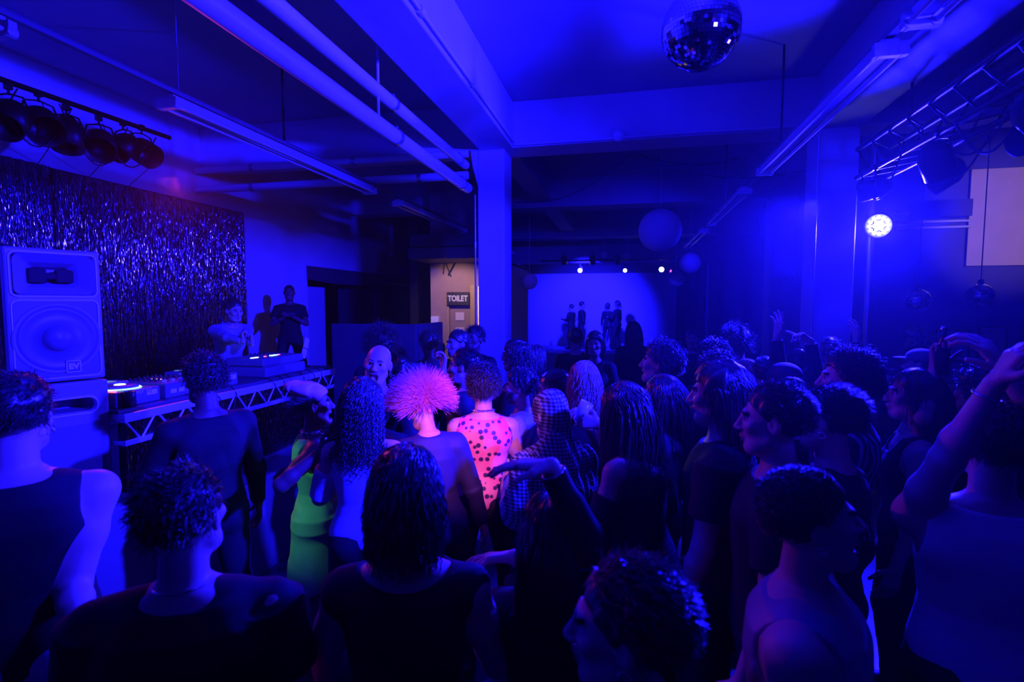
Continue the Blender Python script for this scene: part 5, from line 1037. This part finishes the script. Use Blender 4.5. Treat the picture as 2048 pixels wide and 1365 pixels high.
c = person('person in black sleeve with one open hand raised highest of the crowd', 1530, 716, 3.75, 10, 'm', 'light', hair='short', hair_n=300, top='long', armR=dict(px=(1549, 648, 3.7), elbow=(1528, 720, 3.75), hdw=(.12, 0, 1), pnw=(-1, -.2, 0), curl=[8, 12, 14, 20, 10], spread=8), armL='down')
c = person('person with raised arm and pointing hand left of the tall column', 1668, 720, 3.9, 25, 'm', 'light', hair='short', hair_n=300, top='long', armR='up', armL=dict(px=(1620, 674, 3.75), elbow=(1665, 710, 3.8), hdw=(-.8, 0, .5), pnw=(-.3, -.3, -1), curl=[4, 60, 70, 70, 30])) 
c = person('person with hair bun and hand half raised beside the pointing hand', 1592, 700, 4.6, 5, 'f', 'mid', hair='bun', hair_n=400, top='long', armL='bent', armR='bent')
c = person('woman in profile facing left with raised arm holding a bottle', 1826, 744, 2.65, 78, 'f', 'mid', hair='long', hlen=.26, hair_n=1100, top='tank', head=(0, 4, 0), armR=dict(px=(1872, 735, 2.6), elbow=(1852, 830, 2.5), hdw=(.2, 0, 1), pnw=(-.3, -1, 0), curl=[55, 60, 60, 60, 35]), face_detail=True)
bracelet(c, 1, .034, at=.10)
BOT = c['arms'][1]
c = person('person in a pale cap near the bar pictures', 1840, 700, 4.3, 60, 'm', 'mid', hair='buzz', hair_n=0, top='long')
H = c['H']; G = Field(); G.ell(H(0, -.012, .062), (.090, .108, .072), c['HR']); G.ell(H(0, .11, .05), (.066, .07, .010), c['HR'], .01); G.plane(H(0, 0, .035), c['HR'] @ np.array([0, 0, -1.])); c['child']('cap', G.mesh(.005), greyt)
person('tall person with dark rounded hair behind the curly heads', 1476, 662, 5.2, 10, 'm', 'mid', hair='afro', hair_n=500, top='long')
person('far person in dark clothes to the right of the far stage', 1386, 660, 7.0, 170, 'm', 'mid', hair='short', hair_n=200, top='long')
person('far person standing by the right column base', 1660, 676, 5.4, 150, 'm', 'dark', hair='short', hair_n=200, top='long')
person('person with big dark hair standing at the bar', 1830, 664, 5.7, 120, 'f', 'dark', hair='afro', hair_n=400, top='long')
person('person with dark hair behind the raised arms at right frame edge', 1955, 742, 2.9, 20, 'm', 'dark', hair='curly', hair_n=700, top='long')
# far stage dancers
for (x, y, d, fa, lab, sx_, hh) in ((1142, 609, 18.4, 70, 'broad dancer at left of the far stage, facing the slim partner', 'm', 'short'), (1165, 604, 18.6, -80, 'slim dancer on the far stage beside the broad one', 'm', 'curly'), (1216, 607, 18.5, -20, 'left dancer of the right pair on the far stage', 'f', 'bob'), (1234, 602, 18.3, 60, 'right dancer of the right pair with long hair on the far stage', 'f', 'bob')):
    person(lab, x, y, d, fa, sx_, 'mid', hair=hh, hair_n=150, top='long', floor=0.56, vox=.013, hvox=.009, armL='bent' if fa > 0 else 'down', armR='down', build=1.15 if 'broad' in lab else 1)
# held cup and bottle
S_, E_, Wp, hd, pn, wd = CUP
def to_world(c_, p): return np.array(rot('Z', math.degrees(c_['face'])) @ (np.array(p) * c_['sc']) + c_['loc'])
PPL = {o['label']: o for o in bpy.data.objects if o.get('category') == 'person'}
def held(lab, arm, name, label, cat, prof, m, tilt=(0, 0, 1)):
    o = PPL[lab]; sc_ = None; S_, E_, Wp, hd, pn, wd = arm; M = o.matrix_world
    return o
bpy.context.view_layer.update()
o = PPL['woman with long hair and glasses facing left holding a cup']; S_, E_, Wp, hd, pn, wd = CUP
p = o.matrix_world @ Vector((Wp + hd * .085 + pn * .035)); cup = MB().lathe([(0, -.05), (.028, -.05), (.036, .06), (.033, .06), (.026, -.045), (0, -.045)], 24, Matrix.Rotation(0.45, 4, 'Y')).build('plastic_cup', mat('cup_pale', (0.7, 0.72, 0.8), 0.3), loc=tuple(p)); tag(cup, 'pale plastic cup tilted in the hand of the woman with glasses', 'cup')
o = PPL['woman in profile facing left with raised arm holding a bottle']; S_, E_, Wp, hd, pn, wd = BOT
p = o.matrix_world @ Vector((Wp + hd * .080 + pn * .035)); r0 = empty('bottle', tuple(p)); tag(r0, 'dark bottle held up in the hand of the woman in profile', 'bottle')
MB().lathe([(0, -.08), (.030, -.08), (.031, .05), (.012, .10), (.012, .15), (0, .15)], 16).build('glass_body', mat('bottle_dark', (0.02, 0.02, 0.03), 0.1), r0); MB().lathe([(0, .155), (.0135, .155), (.0135, .14)], 12).build('bottle_cap', metalm, r0)
